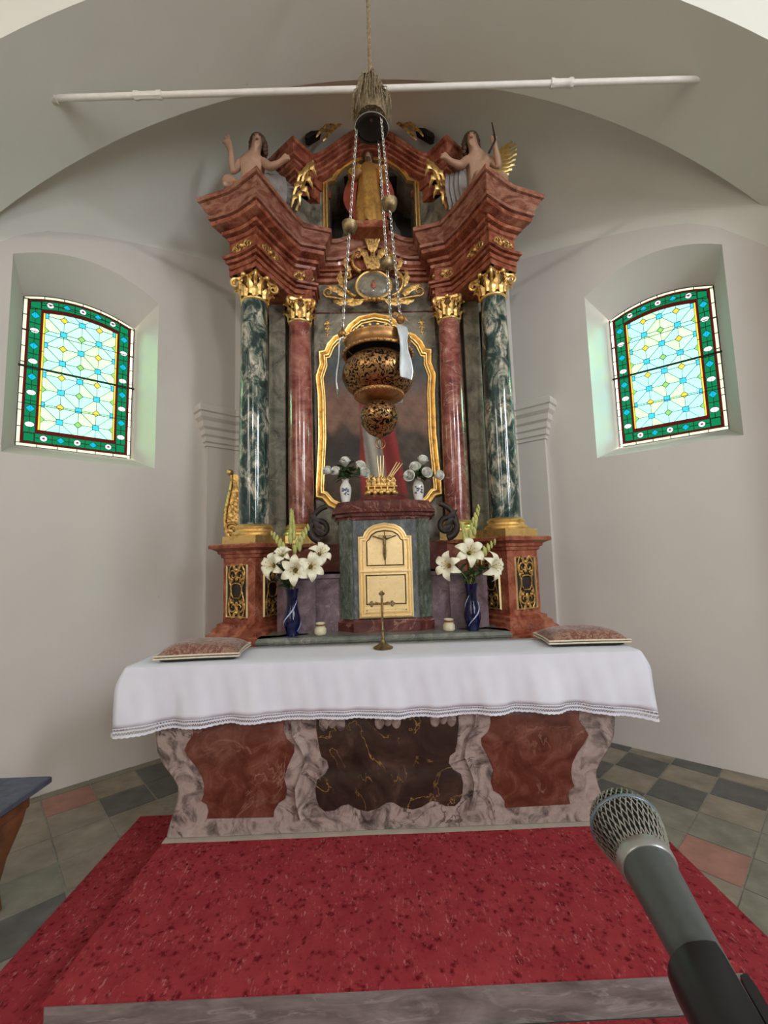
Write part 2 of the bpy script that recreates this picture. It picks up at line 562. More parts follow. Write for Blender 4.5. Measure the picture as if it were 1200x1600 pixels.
        return s.loft(rings, closed_prof, cap)

    def leaf(s, pts, width, nrm, lobes=3, thick=0.006, depth=0.35, tip=0.12, ridge=0.25):
        """lobed acanthus leaf along a centre line"""
        pts = [Vector(p) for p in pts]
        n = len(pts)
        nrm = Vector(nrm).normalized()
        L, C, Rr, Bk = [], [], [], []
        for i in range(n):
            t = i / (n - 1)
            tg = (pts[min(n - 1, i + 1)] - pts[max(0, i - 1)]).normalized()
            sd = tg.cross(nrm)
            sd = sd.normalized() if sd.length > 1e-6 else Vector((1, 0, 0))
            nn = sd.cross(tg).normalized()
            w = width * (sin(pi * min(1, 0.15 + 0.85 * t)) ** 0.6 * (1 - t) ** 0.25 + tip * 0.3) * (1 - depth * abs(cos(lobes * pi * t)))
            if i == n - 1:
                w = width * tip
            C.append(pts[i] + nn * width * ridge)
            L.append(pts[i] - sd * w)
            Rr.append(pts[i] + sd * w)
            Bk.append(pts[i] - nn * thick)
        rings = [[tuple(L[i]), tuple(C[i]), tuple(Rr[i]), tuple(Bk[i])] for i in range(n)]
        return s.loft(rings, True, True)

    def build(s, name, mat, parent=None, origin=None, smooth=35, kind=None, label=None):
        me = bpy.data.meshes.new(name)
        org = ORG[parent.name] if parent is not None else Vector(origin or (0, 0, 0))
        me.from_pydata([(p[0] - org[0], p[1] - org[1], p[2] - org[2]) for p in s.v], [], s.f)
        me.validate()
        o = bpy.data.objects.new(name, me)
        COL.objects.link(o)
        if parent is not None:
            o.parent = parent
        else:
            o.location = org
        ORG[o.name] = org
        me.materials.append(MATS[mat])
        finish(me, smooth)
        tag(o, label, None, None, kind)
        return o


def finish(me, smooth):
    import bmesh
    bm = bmesh.new()
    bm.from_mesh(me)
    bmesh.ops.recalc_face_normals(bm, faces=bm.faces)
    bm.to_mesh(me)
    bm.free()
    if smooth:
        me.shade_smooth()
        me.set_sharp_from_angle(angle=radians(smooth))


def copy_tree(o, parent=None):
    c = o.copy()
    COL.objects.link(c)
    c.parent = parent
    for ch in list(o.children):
        copy_tree(ch, c)
    return c


def inst(src, name, parent, loc, rot=(0, 0, 0), sc=1.0):
    """another object sharing src's mesh"""
    o = bpy.data.objects.new(name, src if isinstance(src, bpy.types.Mesh) else src.data)
    COL.objects.link(o)
    o.parent = parent
    o.location = loc
    o.rotation_euler = rot
    o.scale = (sc, sc, sc) if isinstance(sc, (int, float)) else sc
    return o


def mesh_of(mb, name, mat, smooth=35):
    me = bpy.data.meshes.new(name)
    me.from_pydata(mb.v, [], mb.f)
    me.validate()
    me.materials.append(MATS[mat])
    finish(me, smooth)
    return me


def arc(c, r, a0, a1, n, fn):
    return [fn(c[0] + r * cos(a0 + (a1 - a0) * i / n), c[1] + r * sin(a0 + (a1 - a0) * i / n)) for i in range(n + 1)]


def spiral(c, r0, r1, a0, turns, n=26):
    return [(c[0] + (r0 + (r1 - r0) * i / n) * cos(a0 + turns * 2 * pi * i / n), c[1] + (r0 + (r1 - r0) * i / n) * sin(a0 + turns * 2 * pi * i / n)) for i in range(n + 1)]


def bez(p0, p1, p2, p3, n=12):
    out = []
    for i in range(n + 1):
        t = i / n
        a, b, c, d = (1 - t) ** 3, 3 * t * (1 - t) ** 2, 3 * t * t * (1 - t), t ** 3
        out.append(tuple(a * p0[k] + b * p1[k] + c * p2[k] + d * p3[k] for k in range(len(p0))))
    return out


def clip_poly(poly, inside, cross):
    out = []
    for i in range(len(poly)):
        a, b = poly[i - 1], poly[i]
        ia, ib = inside(a), inside(b)
        if ib:
            if not ia:
                out.append(cross(a, b))
            out.append(b)
        elif ia:
            out.append(cross(a, b))
    return out

# ================================================================== THE ROOM
FLOOR_Z = -0.13
WA = radians(42)
OPEN_U0, OPEN_U1, OPEN_Z0, OPEN_ZC, OPEN_RISE = -0.695, 0.295, 2.25, 3.735, 0.16
GL_UC, GL_W, GL_Z0, GL_ZC, GL_RISE, GL_D = -0.225, 0.385, 2.365, 3.56, 0.085, 0.25


def wall_pt(side, u, z, d=0.0):
    return (side * 2.13 - side * cos(WA) * u + side * sin(WA) * d, 3.5 + sin(WA) * u + cos(WA) * d, z)


def lerp_tab(tab, x):
    for (x0, y0), (x1, y1) in zip(tab, tab[1:]):
        if x <= x1:
            t = max(0, (x - x0) / (x1 - x0))
            return y0 + (y1 - y0) * t
    return tab[-1][1]


WALL_TOP = [(-1.0, 3.52), (-0.85, 3.70), (-0.7, 3.87), (-0.52, 4.01), (-0.25, 4.12), (0.02, 4.2), (0.45, 4.30), (0.9, 4.39), (1.0, 4.42)]
OC, OH = (OPEN_U0 + OPEN_U1) / 2, (OPEN_U1 - OPEN_U0) / 2


def open_arch(u):
    return OPEN_ZC + OPEN_RISE * (1 - ((u - OC) / OH) ** 2)


def glass_arch(u, inset=0.0):
    return GL_ZC + GL_RISE * (1 - ((u - GL_UC) / GL_W) ** 2) - inset


def build_window_wall(side, name, label):
    mb = MB()
    us = [-1.0, -0.85, OPEN_U0] + [OPEN_U0 + (OPEN_U1 - OPEN_U0) * k / 14 for k in range(1, 14)] + [OPEN_U1, 0.5, 0.75, 1.0]
    for a, b in zip(us, us[1:]):
        if a >= OPEN_U0 - 1e-6 and b <= OPEN_U1 + 1e-6:
            mb.add([wall_pt(side, a, FLOOR_Z - 0.05), wall_pt(side, b, FLOOR_Z - 0.05), wall_pt(side, b, OPEN_Z0), wall_pt(side, a, OPEN_Z0)], [(0, 1, 2, 3)])
            mb.add([wall_pt(side, a, open_arch(a)), wall_pt(side, b, open_arch(b)), wall_pt(side, b, lerp_tab(WALL_TOP, b)), wall_pt(side, a, lerp_tab(WALL_TOP, a))], [(0, 1, 2, 3)])
        else:
            mb.add([wall_pt(side, a, FLOOR_Z - 0.05), wall_pt(side, b, FLOOR_Z - 0.05), wall_pt(side, b, lerp_tab(WALL_TOP, b)), wall_pt(side, a, lerp_tab(WALL_TOP, a))], [(0, 1, 2, 3)])
    # splayed reveal from the wall face to the glazing, then a rebate behind it
    N = 14
    outer = [(OPEN_U0, OPEN_Z0), (OPEN_U1, OPEN_Z0)] + [(OPEN_U1 + (OPEN_U0 - OPEN_U1) * k / N, open_arch(OPEN_U1 + (OPEN_U0 - OPEN_U1) * k / N)) for k in range(N + 1)]
    g0, g1 = GL_UC - GL_W - 0.004, GL_UC + GL_W + 0.004
    inner = [(g0, GL_Z0 - 0.004), (g1, GL_Z0 - 0.004)] + [(g1 + (g0 - g1) * k / N, glass_arch(max(GL_UC - GL_W, min(GL_UC + GL_W, g1 + (g0 - g1) * k / N))) + 0.004) for k in range(N + 1)]
    r0 = [wall_pt(side, u, z, 0) for u, z in outer]
    r1 = [wall_pt(side, u, z, GL_D) for u, z in inner]
    r2 = [wall_pt(side, u, z, GL_D + 0.12) for u, z in inner]
    mb.loft([r0, r1, r2], True, False)
    bmv = {}
    o = mb.build(name, 'plaster', None, (side * 2.13, 3.5, FLOOR_Z), 25)
    tag(o, label, 'wall', None, 'structure')
    return o


build_window_wall(-1, 'wall_left', 'pale plaster apse wall with the left stained glass window')
build_window_wall(1, 'wall_right', 'pale plaster apse wall with the right stained glass window')

CX, CY = 2.13 - cos(WA), 3.5 + sin(WA)      # corner of the back wall
mb = MB()
nb = 12
for k in range(nb):
    xa, xb = -CX + 2 * CX * k / nb, -CX + 2 * CX * (k + 1) / nb
    za, zb = 4.42 + 0.2 * (1 - (xa / CX) ** 2), 4.42 + 0.2 * (1 - (xb / CX) ** 2)
    mb.add([(xa, CY, FLOOR_Z - 0.05), (xb, CY, FLOOR_Z - 0.05), (xb, CY, zb), (xa, CY, za)], [(0, 1, 2, 3)])
tag(mb.build('wall_back', 'plaster', None, (0, CY, FLOOR_Z)), 'plain plaster wall behind the high altar', 'wall', None, 'structure')

# vault of the apse: springs from the wall tops and rises behind the transverse arch
ARC_C, ARC_R, ARC_YF, ARC_YB = (0.10, 0.85), 4.10, 2.16, 2.87


def arch_z(x):
    return ARC_C[1] + sqrt(max(0.1, ARC_R ** 2 - (x - ARC_C[0]) ** 2))


base = []
for k in range(21):
    u = -1.0 + 2.0 * k / 20
    p = wall_pt(-1, u, 0)
    base.append((p[0], p[1], lerp_tab(WALL_TOP, u)))
for k in range(1, 16):
    x = -CX + 2 * CX * k / 16
    base.append((x, CY, 4.42 + 0.2 * (1 - (x / CX) ** 2)))
for k in range(21):
    u = 1.0 - 2.0 * k / 20
    p = wall_pt(1, u, 0)
    base.append((p[0], p[1], lerp_tab(WALL_TOP, u)))
rows = []
NT = 14
for j in range(NT + 1):
    t = pi / 2 * j / NT
    row = []
    for i, b in enumerate(base):
        s_ = i / (len(base) - 1)
        tx = -2.87 + 5.74 * s_
        tz = arch_z(tx) + 0.28
        row.append((b[0] + (tx - b[0]) * (1 - cos(t)), b[1] + (ARC_YB - 0.02 - b[1]) * (1 - cos(t)), b[2] + (tz - b[2]) * sin(t)))
    rows.append(row)
mb = MB()
mb.loft(rows, False, False)
tag(mb.build('ceiling', 'plaster_vault', None, (0, 3.4, 4.4), 60), 'curved plaster vault of the apse above the altar', 'vault', None, 'structure')

# broad transverse arch in front of the apse
mb = MB()
NA = 48
xs = [-3.35 + 6.8 * k / NA for k in range(NA + 1)]
f_ = [(x, ARC_YF, arch_z(x)) for x in xs]
b_ = [(x, ARC_YB, arch_z(x)) for x in xs]
ft = [(x, ARC_YF, 7.5) for x in xs]
bt = [(x, ARC_YB, 7.5) for x in xs]
mb.loft([ft, f_, b_, bt], False, False)
tag(mb.build('trim_1', 'plaster_vault', None, (0, 2.5, 4.9), 30), 'broad plaster arch spanning in front of the apse', 'arch', None, 'structure')
# piers carrying the arch, and the nave behind the photographer
mb = MB()
for s in (-1, 1):
    x = 2.873 * s
    mb.add([(x, 2.84, FLOOR_Z - 0.05), (x, ARC_YF, FLOOR_Z - 0.05), (x, ARC_YF, 4.2), (x, 2.84, 4.2)], [(0, 1, 2, 3)])
    mb.add([(x, ARC_YF, FLOOR_Z - 0.05), (4.0 * s, ARC_YF, FLOOR_Z - 0.05), (4.0 * s, ARC_YF, 7.5), (x, ARC_YF, 7.5)], [(0, 1, 2, 3)])
tag(mb.build('wall_piers', 'plaster', None, (0, 2.5, FLOOR_Z)), 'plaster piers carrying the arch of the apse', 'wall', None, 'structure')
for s, nm in ((-1, 'left'), (1, 'right')):
    mb = MB()
    mb.add([(4.0 * s, ARC_YF, FLOOR_Z - 0.05), (4.0 * s, -9, FLOOR_Z - 0.05), (4.0 * s, -9, 7.5), (4.0 * s, ARC_YF, 7.5)], [(0, 1, 2, 3)])
    tag(mb.build('wall_nave_' + nm, 'plaster', None, (4.0 * s, -3, FLOOR_Z)), 'plaster nave wall on the %s behind the viewer' % nm, 'wall', None, 'structure')
mb = MB()
mb.add([(-4, -9, FLOOR_Z - 0.05), (4, -9, FLOOR_Z - 0.05), (4, -9, 7.5), (-4, -9, 7.5)], [(0, 1, 2, 3)])
tag(mb.build('wall_rear', 'plaster', None, (0, -9, FLOOR_Z)), 'plaster rear wall of the nave', 'wall', None, 'structure')
mb = MB()
mb.add([(-4, -9, 7.5), (4, -9, 7.5), (4, ARC_YB, 7.5), (-4, ARC_YB, 7.5)], [(0, 1, 2, 3)])
tag(mb.build('ceiling_nave', 'plaster', None, (0, -3, 7.5)), 'flat plaster ceiling of the nave', 'ceiling', None, 'structure')

# corner pilasters with stepped imposts
CAP = [(0.012, 2.50), (0.012, 2.53), (0.028, 2.54), (0.028, 2.585), (0.045, 2.60), (0.045, 2.65), (0.065, 2.67), (0.07, 2.72), (0.095, 2.75), (0.10, 2.79), (0.115, 2.80), (0.115, 2.855), (0.10, 2.87), (-0.08, 2.87), (-0.08, 2.50)]
for n_, s in ((2, -1), (3, 1)):
    dd = -0.05
    cxo = 2.13 - cos(WA) - 0.02
    a = wall_pt(-1, 0.72, 0, 0.03)
    b = wall_pt(-1, 0.72, 0, dd)
    c = (-CX + 0.0 + 0.05 * tan(WA / 2) , CY - 0.05, 0)
    e = (-CX + 0.45, CY - 0.05, 0)
    path = [a, b, c, e]
    mbs = MB()
    mbs.sweep([(0, FLOOR_Z), (0, 2.86), (-0.09, 2.86), (-0.09, FLOOR_Z)], path)
    mbc = MB()
    mbc.sweep(CAP, path)
    if s > 0:
        for m_ in (mbs, mbc):
            m_.v = [(-p[0], p[1], p[2]) for p in m_.v]
    t = mbs.build('trim_%d' % n_, 'plaster', None, (s * 1.5, 4.0, FLOOR_Z), 25)
    tag(t, 'plaster corner pilaster with stepped impost on the %s of the altar' % ('left' if s < 0 else 'right'), 'pilaster', None, 'structure')
    mbc.build('impost', 'plaster', t, None, 25)

# ------------------------------------------------------------------ floor and tiles
mb = MB()
mb.add([(-4, -9, FLOOR_Z - 0.006), (4, -9, FLOOR_Z - 0.006), (4, 4.3, FLOOR_Z - 0.006), (-4, 4.3, FLOOR_Z - 0.006)], [(0, 1, 2, 3)])
floor = tag(mb.build('floor', 'mortar', None, (0, 0, FLOOR_Z - 0.006)), 'stone floor of the apse with worn square tiles', 'floor', None, 'structure')
TS = 0.285
e1, e2 = (cos(WA), sin(WA)), (sin(WA), -cos(WA))
rt_ = random.Random(3)


def wall_line(p):
    """positive inside the room"""
    s = -1 if p[0] < 0 else 1
    n = (s * sin(WA), cos(WA))
    return -((p[0] - s * 2.13) * n[0] + (p[1] - 3.5) * n[1]) - 0.004


for i in range(-6, 18):
    for j in range(-18, 14):
        o2 = (0.10, 0.02)
        g = 0.005
        poly = []
        for a, b in ((i * TS + g, j * TS + g), ((i + 1) * TS - g, j * TS + g), ((i + 1) * TS - g, (j + 1) * TS - g), (i * TS + g, (j + 1) * TS - g)):
            poly.append((a * e1[0] + b * e2[0] + o2[0], a * e1[1] + b * e2[1] + o2[1]))
        cx_, cy_ = sum(p[0] for p in poly) / 4, sum(p[1] for p in poly) / 4
        if not (1.35 < cy_ < 4.0 and ((-2.95 < cx_ < -1.42) or (1.34 < cx_ < 2.95))):
            continue

        def crs(a, b):
            fa, fb = wall_line(a), wall_line(b)
            t = fa / (fa - fb)
            return (a[0] + (b[0] - a[0]) * t, a[1] + (b[1] - a[1]) * t)
        poly = clip_poly(poly, lambda p: wall_line(p) > 0, crs)
        if len(poly) < 3:
            continue
        wd = wall_line((cx_, cy_))
        k = rt_.random()
        if cx_ > 0:
            if abs(cx_ - 1.74) < 0.13 and abs(cy_ - 2.42) < 0.13:
                mt = 'stone_tile_red'
            elif wd < 0.62:
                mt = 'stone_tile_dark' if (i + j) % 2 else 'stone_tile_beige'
            else:
                mt = 'stone_tile_olive' if k < 0.6 else ('stone_tile_beige' if k < 0.86 else 'stone_tile_dark')
        else:
            if wd < 0.2:
                mt = 'stone_tile_olive'
            elif cx_ > -1.85 and cy_ > 3.0:
                mt = 'stone_tile_dark'
            elif cy_ < 2.42:
                mt = 'stone_tile_dark' if k < 0.7 else 'stone_tile_olive'
            else:
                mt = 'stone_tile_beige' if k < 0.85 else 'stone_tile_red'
        m_ = MB()
        dz = rt_.uniform(0, 0.003)
        m_.prism(poly, lambda p: (p[0], p[1], FLOOR_Z - 0.005), lambda p: (p[0], p[1], FLOOR_Z - 0.0035 + dz))
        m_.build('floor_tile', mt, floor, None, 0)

# ------------------------------------------------------------------ stained glass windows


def build_window(idx, side, label):
    root = thing('window_%d' % idx, label, 'window', wall_pt(side, GL_UC, GL_Z0, GL_D), None, 'structure')
    came = MB()
    cnt = {}

    def P(u, z, d):
        return wall_pt(side, GL_UC + u, z, GL_D + d)

    def pane(poly, mat, name='pane', g=0.0032, d0=0.0, d1=0.006, lead=0.0045):
        if len(poly) < 3:
            return
        cx_ = sum(p[0] for p in poly) / len(poly)
        cz_ = sum(p[1] for p in poly) / len(poly)
        ar = 0.5 * abs(sum(poly[i - 1][0] * poly[i][1] - poly[i][0] * poly[i - 1][1] for i in range(len(poly))))
        if ar < 1.2e-4:
            return
        # inset each edge by g
        ccw = sum(poly[i - 1][0] * poly[i][1] - poly[i][0] * poly[i - 1][1] for i in range(len(poly))) > 0
        pl = poly if ccw else poly[::-1]
        n = len(pl)
        ins = []
        for i in range(n):
            p0, p1, p2 = pl[i - 1], pl[i], pl[(i + 1) % n]
            a = Vector((p1[0] - p0[0], p1[1] - p0[1]))
            b = Vector((p2[0] - p1[0], p2[1] - p1[1]))
            if a.length < 1e-6 or b.length < 1e-6:
                ins.append(p1)
                continue
            a.normalize()
            b.normalize()
            na, nb_ = Vector((-a[1], a[0])), Vector((-b[1], b[0]))
            m = (na + nb_) / max(0.4, 1 + na.dot(nb_))
            ins.append((p1[0] + m[0] * g, p1[1] + m[1] * g))
        m_ = MB()
        m_.prism(ins, lambda p: P(p[0], p[1], d0), lambda p: P(p[0], p[1], d1))
        m_.build(name, mat, root, None, 0)
        came.loft([[P(p[0], p[1], d0 - lead) for p in pl], [P(p[0], p[1], d0 - lead) for p in ins], [P(p[0], p[1], d1) for p in ins]], True, False)

    W, Z0 = GL_W, GL_Z0

    def top(u, d):
        return GL_ZC + GL_RISE * (1 - (u / W) ** 2) - d
    # --- outer clear strip, red fillet, green border, red fillet, yellow fillet

    def ring(d0, d1, mat_side, mat_top, nside, ntop, nbot, name='pane', g=0.0025):
        for s in (-1, 1):
            za, zb = Z0 + d1, top(s * (W - d1), d1)
            for k in range(nside):
                a, b = za + (zb - za) * k / nside, za + (zb - za) * (k + 1) / nside
                pane([(s * (W - d0), a), (s * (W - d1), a), (s * (W - d1), b), (s * (W - d0), b)], mat_side, name, g)
        for k in range(nbot):
            a, b = -(W - d0) + 2 * (W - d0) * k / nbot, -(W - d0) + 2 * (W - d0) * (k + 1) / nbot
            pane([(a, Z0 + d0), (b, Z0 + d0), (b, Z0 + d1), (a, Z0 + d1)], mat_top, name, g)
        for k in range(ntop):
            a, b = -(W - d0) + 2 * (W - d0) * k / ntop, -(W - d0) + 2 * (W - d0) * (k + 1) / ntop
            m = (a + b) / 2
            pane([(a, top(a, d1)), (m, top(m, d1)), (b, top(b, d1)), (b, top(b, d0)), (m, top(m, d0)), (a, top(a, d0))], mat_top, name, g)

    ring(0.0, 0.026, 'glass_cream', 'glass_cream', 9, 6, 6)
    ring(0.026, 0.040, 'glass_red', 'glass_red', 3, 4, 3, g=0.0015)
    # green border
    B0, B1 = 0.040, 0.112
    bm_ = (B0 + B1) / 2
    for s in (-1, 1):
        za, zb = Z0 + B1, top(s * (W - B1), B1)
        xm = s * (W - bm_)
        nseg = 8
        for k in range(nseg):
            a, b = za + (zb - za) * k / nseg, za + (zb - za) * (k + 1) / nseg
            for q in (-1, 1):
                x0, x1 = (xm, xm + q * (bm_ - B0))
                pane([(x0, a), (x1, a), (x1, b), (x0, b)], 'glass_green', 'pane', 0.0022)
            mz = (a + b) / 2
            if k % 2:
                r = 0.033
                pane([(xm + r, mz), (xm, mz + r), (xm - r, mz), (xm, mz - r)], 'glass_cyan', 'pane', 0.003, -0.005, -0.001)
            else:
                r = 0.028
                pane([(xm + r * 1.15 * cos(t * pi / 6), mz + r * 0.85 * sin(t * pi / 6)) for t in range(12)], 'glass_white', 'pane', 0.003, -0.005, -0.001)
    # corner squares
    for s in (-1, 1):
        pane([(s * (W - B0), Z0 + B0), (s * (W - B1), Z0 + B0), (s * (W - B1), Z0 + B1), (s * (W - B0), Z0 + B1)], 'glass_green', 'pane', 0.006)
        pane([(s * (W - B0), top(W - B0, B1)), (s * (W - B1), top(W - B1, B1)), (s * (W - B1), top(W - B1, B0)), (s * (W - B0), top(W - B0, B0))], 'glass_green', 'pane', 0.006)
    xa, xb = -(W - B1), W - B1
    nseg = 5
    for k in range(nseg):
        a, b = xa + (xb - xa) * k / nseg, xa + (xb - xa) * (k + 1) / nseg
        m = (a + b) / 2
        for q in (0, 1):
            d0_, d1_ = (B0, bm_) if q else (bm_, B1)
            pane([(a, Z0 + d0_), (b, Z0 + d0_), (b, Z0 + d1_), (a, Z0 + d1_)], 'glass_green', 'pane', 0.0022)
            pane([(a, top(a, d1_)), (m, top(m, d1_)), (b, top(b, d1_)), (b, top(b, d0_)), (m, top(m, d0_)), (a, top(a, d0_))], 'glass_green', 'pane', 0.0022)
        for zz in (Z0 + bm_, top(m, bm_)):
            if k % 2:
                r = 0.027
                pane([(m + r * 1.15, zz), (m, zz + r), (m - r * 1.15, zz), (m, zz - r)], 'glass_cyan', 'pane', 0.003, -0.005, -0.001)
            else:
                r = 0.026
                pane([(m + r * cos(t * pi / 6), zz + r * sin(t * pi / 6)) for t in range(12)], 'glass_white', 'pane', 0.003, -0.005, -0.001)
                pane([(m + 0.009 * cos(t * pi / 4), zz + 0.009 * sin(t * pi / 4)) for t in range(8)], 'glass_plum', 'pane', 0.001, -0.009, -0.006, 0.001)
    ring(0.112, 0.126, 'glass_red', 'glass_red', 3, 4, 3, g=0.0015)
    ring(0.126, 0.140, 'glass_yellow', 'glass_red', 3, 4, 3, g=0.0015)
    # --- lattice field
    FI = 0.140
    fx0, fx1, fz0 = -(W - FI), (W - FI), Z0 + FI
    cell = (fx1 - fx0) / 4.0
    q_, r_ = 0.022, 0.027

    def field_clip(poly):
        def mk(f):
            return (lambda p: f(p) >= 0), (lambda a, b: tuple(a[k] + (b[k] - a[k]) * (f(a) / (f(a) - f(b))) for k in (0, 1)))
        for f in (lambda p: p[0] - fx0, lambda p: fx1 - p[0], lambda p: p[1] - fz0, lambda p: top(p[0], FI) - p[1]):
            i_, c_ = mk(f)
            poly = clip_poly(poly, i_, c_)
            if len(poly) < 3:
                return []
        return poly
    z_off = fz0 - 0.035
    rr = random.Random(11 + idx)
    pale = ['glass_pale', 'glass_pale', 'glass_pale_yellow', 'glass_pale_blue'] if side < 0 else ['glass_pale', 'glass_pale_blue', 'glass_pale_blue', 'glass_pale_yellow']
    for i in range(0, 5):
        for j in range(0, 11):
            x, z = fx0 + i * cell, z_off + j * cell
            if (i + j) % 2 == 0:
                pl = field_clip([(x - q_, z - q_), (x + q_, z - q_), (x + q_, z + q_), (x - q_, z + q_)])
                pane(pl, 'glass_sky', 'pane', 0.002)
            else:
                pl = field_clip([(x - r_, z), (x, z - r_), (x + r_, z), (x, z + r_)])
                pane(pl, 'glass_yellow' if i % 2 else 'glass_moss', 'pane', 0.002)
            if i == 4:
                continue
            # two petals per cell, split along the diagonal between the square quarries
            b, d = q_ / cell, r_ / cell
            t1 = [(b, 0), (1 - d, 0), (1, d), (1, 1 - b), (1 - b, 1 - b), (b, b)]
            t2 = [(p[1], p[0]) for p in t1]
            for t_ in (t1, t2):
                if (i + j) % 2 == 0:
                    pl = [(x + p[0] * cell, z + p[1] * cell) for p in t_]
                else:
                    pl = [(x + (1 - p[0]) * cell, z + p[1] * cell) for p in t_]
                pane(field_clip(pl), rr.choice(pale), 'pane', 0.0016)
    came.build('lead_came', 'lead', root, None, 0)
    # saddle bars
    for zz, r, ex in ((2.995, 0.0090, 0.012), (2.70, 0.0028, 0.0), (3.29, 0.0028, 0.0), (3.545, 0.0025, 0.0)):
        m_ = MB()
        m_.tube([P(-W - ex, zz, -0.014), P(W + ex, zz, -0.014)], r, 6)
        m_.build('saddle_bar', 'lead', root)
    m_ = MB()
    out = [(-W, Z0), (W, Z0)] + [(W - 2 * W * k / 14, top(W - 2 * W * k / 14, 0)) for k in range(15)]
    m_.tube([P(u, z, 0.0) for u, z in out], 0.004, 4, True)
    m_.build('window_frame', 'lead', root)


build_window(1, -1, 'leaded stained glass window with green border in the left apse wall')
build_window(2, 1, 'leaded stained glass window with green border in the right apse wall')

# ================================================================== PLATFORM AND CARPETS
PX = 1.18
PY0 = 1.62
plat = thing('altar_platform', 'grey stone altar step under the red carpet', 'step', (0, 2.3, FLOOR_Z))
mb = MB()
mb.bbox(-PX, PX, PY0, 3.95, FLOOR_Z, 0.0, 0.006)
mb.build('step_body', 'riser_stone', plat)
mb = MB()
mb.box(-PX - 0.004, PX + 0.004, 2.425, 2.475, 0.0, 0.009)
mb.build('stone_sill', 'pale_stone', plat)
rc = random.Random(5)


def carpet_sheet(name, x0, x1, y0, y1, z, th, holes, label, nx=60, ny=30):
    mb = MB()
    top = {}
    for i in range(nx + 1):
        for j in range(ny + 1):
            x, y = x0 + (x1 - x0) * i / nx, y0 + (y1 - y0) * j / ny
            zz = z + th + 0.0012 * sin(x * 9 + y * 5) * sin(y * 7 - x * 3)
            if i in (0, nx) or j in (0, ny):
                zz -= th * 0.35
            top[i, j] = len(mb.v)
            mb.v.append((x, y, zz))
    for i in range(nx):
        for j in range(ny):
            mb.f.append((top[i, j], top[i + 1, j], top[i + 1, j + 1], top[i, j + 1]))
    rim = [(i, 0) for i in range(nx)] + [(nx, j) for j in range(ny)] + [(i, ny) for i in range(nx, 0, -1)] + [(0, j) for j in range(ny, 0, -1)]
    b0 = len(mb.v)
    for i, j in rim:
        p = mb.v[top[i, j]]
        mb.v.append((p[0], p[1], z))
    n = len(rim)
    for k in range(n):
        a, b = rim[k], rim[(k + 1) % n]
        mb.f.append((top[a], b0 + k, b0 + (k + 1) % n, top[b]))
    o = mb.build(name, 'red_carpet', None, ((x0 + x1) / 2, (y0 + y1) / 2, z), 40)
    return tag(o, label, 'carpet')


carpet_sheet('carpet', -PX - 0.003, PX + 0.003, PY0 - 0.004, 2.428, 0.001, 0.010, None, 'tufted red carpet on the altar step in front of the table')
mb = MB()
zc, th = FLOOR_Z + 0.0005, 0.009
outer = [(-1.545, -0.6), (1.50, -0.6), (1.50, 2.55), (PX + 0.006, 2.55), (PX + 0.006, PY0 - 0.008), (-PX - 0.006, PY0 - 0.008), (-PX - 0.006, 2.92), (-1.55, 2.92)]
mb.prism(outer, lambda p: (p[0], p[1], zc), lambda p: (p[0], p[1], zc + th))
tag(mb.build('floor_carpet', 'red_carpet', None, (0, 1.0, zc), 0), 'red carpet on the floor around the altar step', 'carpet')

# ================================================================== ALTAR TABLE
table = thing('altar_table', 'marble altar table with bulging sides and inlaid panels', 'altar', (0, 2.65, 0.009))
half = [(1.245, 0.80), (1.25, 0.55), (1.246, 0.50), (1.236, 0.44), (1.205, 0.375), (1.150, 0.305), (1.126, 0.265), (1.121, 0.225), (1.130, 0.18), (1.150, 0.12), (1.168, 0.06), (1.178, 0.012)]
outline = [(-x, z) for x, z in half[::-1]] + half
mb = MB()
rg = []
n_o = len(outline)
for yy, ins in ((2.468, 0.012), (2.46, 0.020), (2.468, 0.004), (2.80, 0.0)):
    rg.append(None)
pl0 = [(x * (1 - 0.010), z if z > 0.02 else z) for x, z in outline]
mb.loft([[(x, 2.462, z) for x, z in pl0], [(x, 2.470, z) for x, z in outline], [(x, 2.82, z) for x, z in outline]], True, True)
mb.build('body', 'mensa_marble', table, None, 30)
mb = MB()
mb.bbox(-1.36, 1.36, 2.425, 2.86, 0.80, 0.895, 0.01)
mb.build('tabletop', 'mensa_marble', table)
mb = MB()
mb.bbox(-1.175, 1.175, 2.468, 2.84, 0.009, 0.03, 0.004)
mb.build('plinth', 'pale_stone', table)
redp = [(-1.05, 0.60), (-1.045, 0.525), (-1.075, 0.485), (-1.09, 0.45), (-1.065, 0.41), (-1.026, 0.365), (-0.992, 0.31), (-0.982, 0.265), (-0.985, 0.22), (-0.995, 0.19), (-0.968, 0.172), (-0.958, 0.14), (-0.966, 0.102),
        (-0.615, 0.096), (-0.613, 0.13), (-0.59, 0.165), (-0.555, 0.185), (-0.545, 0.23), (-0.56, 0.29), (-0.54, 0.35), (-0.505, 0.42), (-0.505, 0.455), (-0.545, 0.49), (-0.56, 0.53), (-0.558, 0.60)]


def inlay(poly, y, name, mat, b=0.006):
    m_ = MB()
    cx_ = sum(p[0] for p in poly) / len(poly)
    cz_ = sum(p[1] for p in poly) / len(poly)
    ins = [(p[0] + (cx_ - p[0]) * 0.02, p[1] + (cz_ - p[1]) * 0.02) for p in poly]
    m_.loft([[(p[0], y - 0.003, p[1]) for p in ins], [(p[0], y, p[1]) for p in poly], [(p[0], y + 0.02, p[1]) for p in poly]], True, True)
    return m_.build(name, mat, table, None, 30)


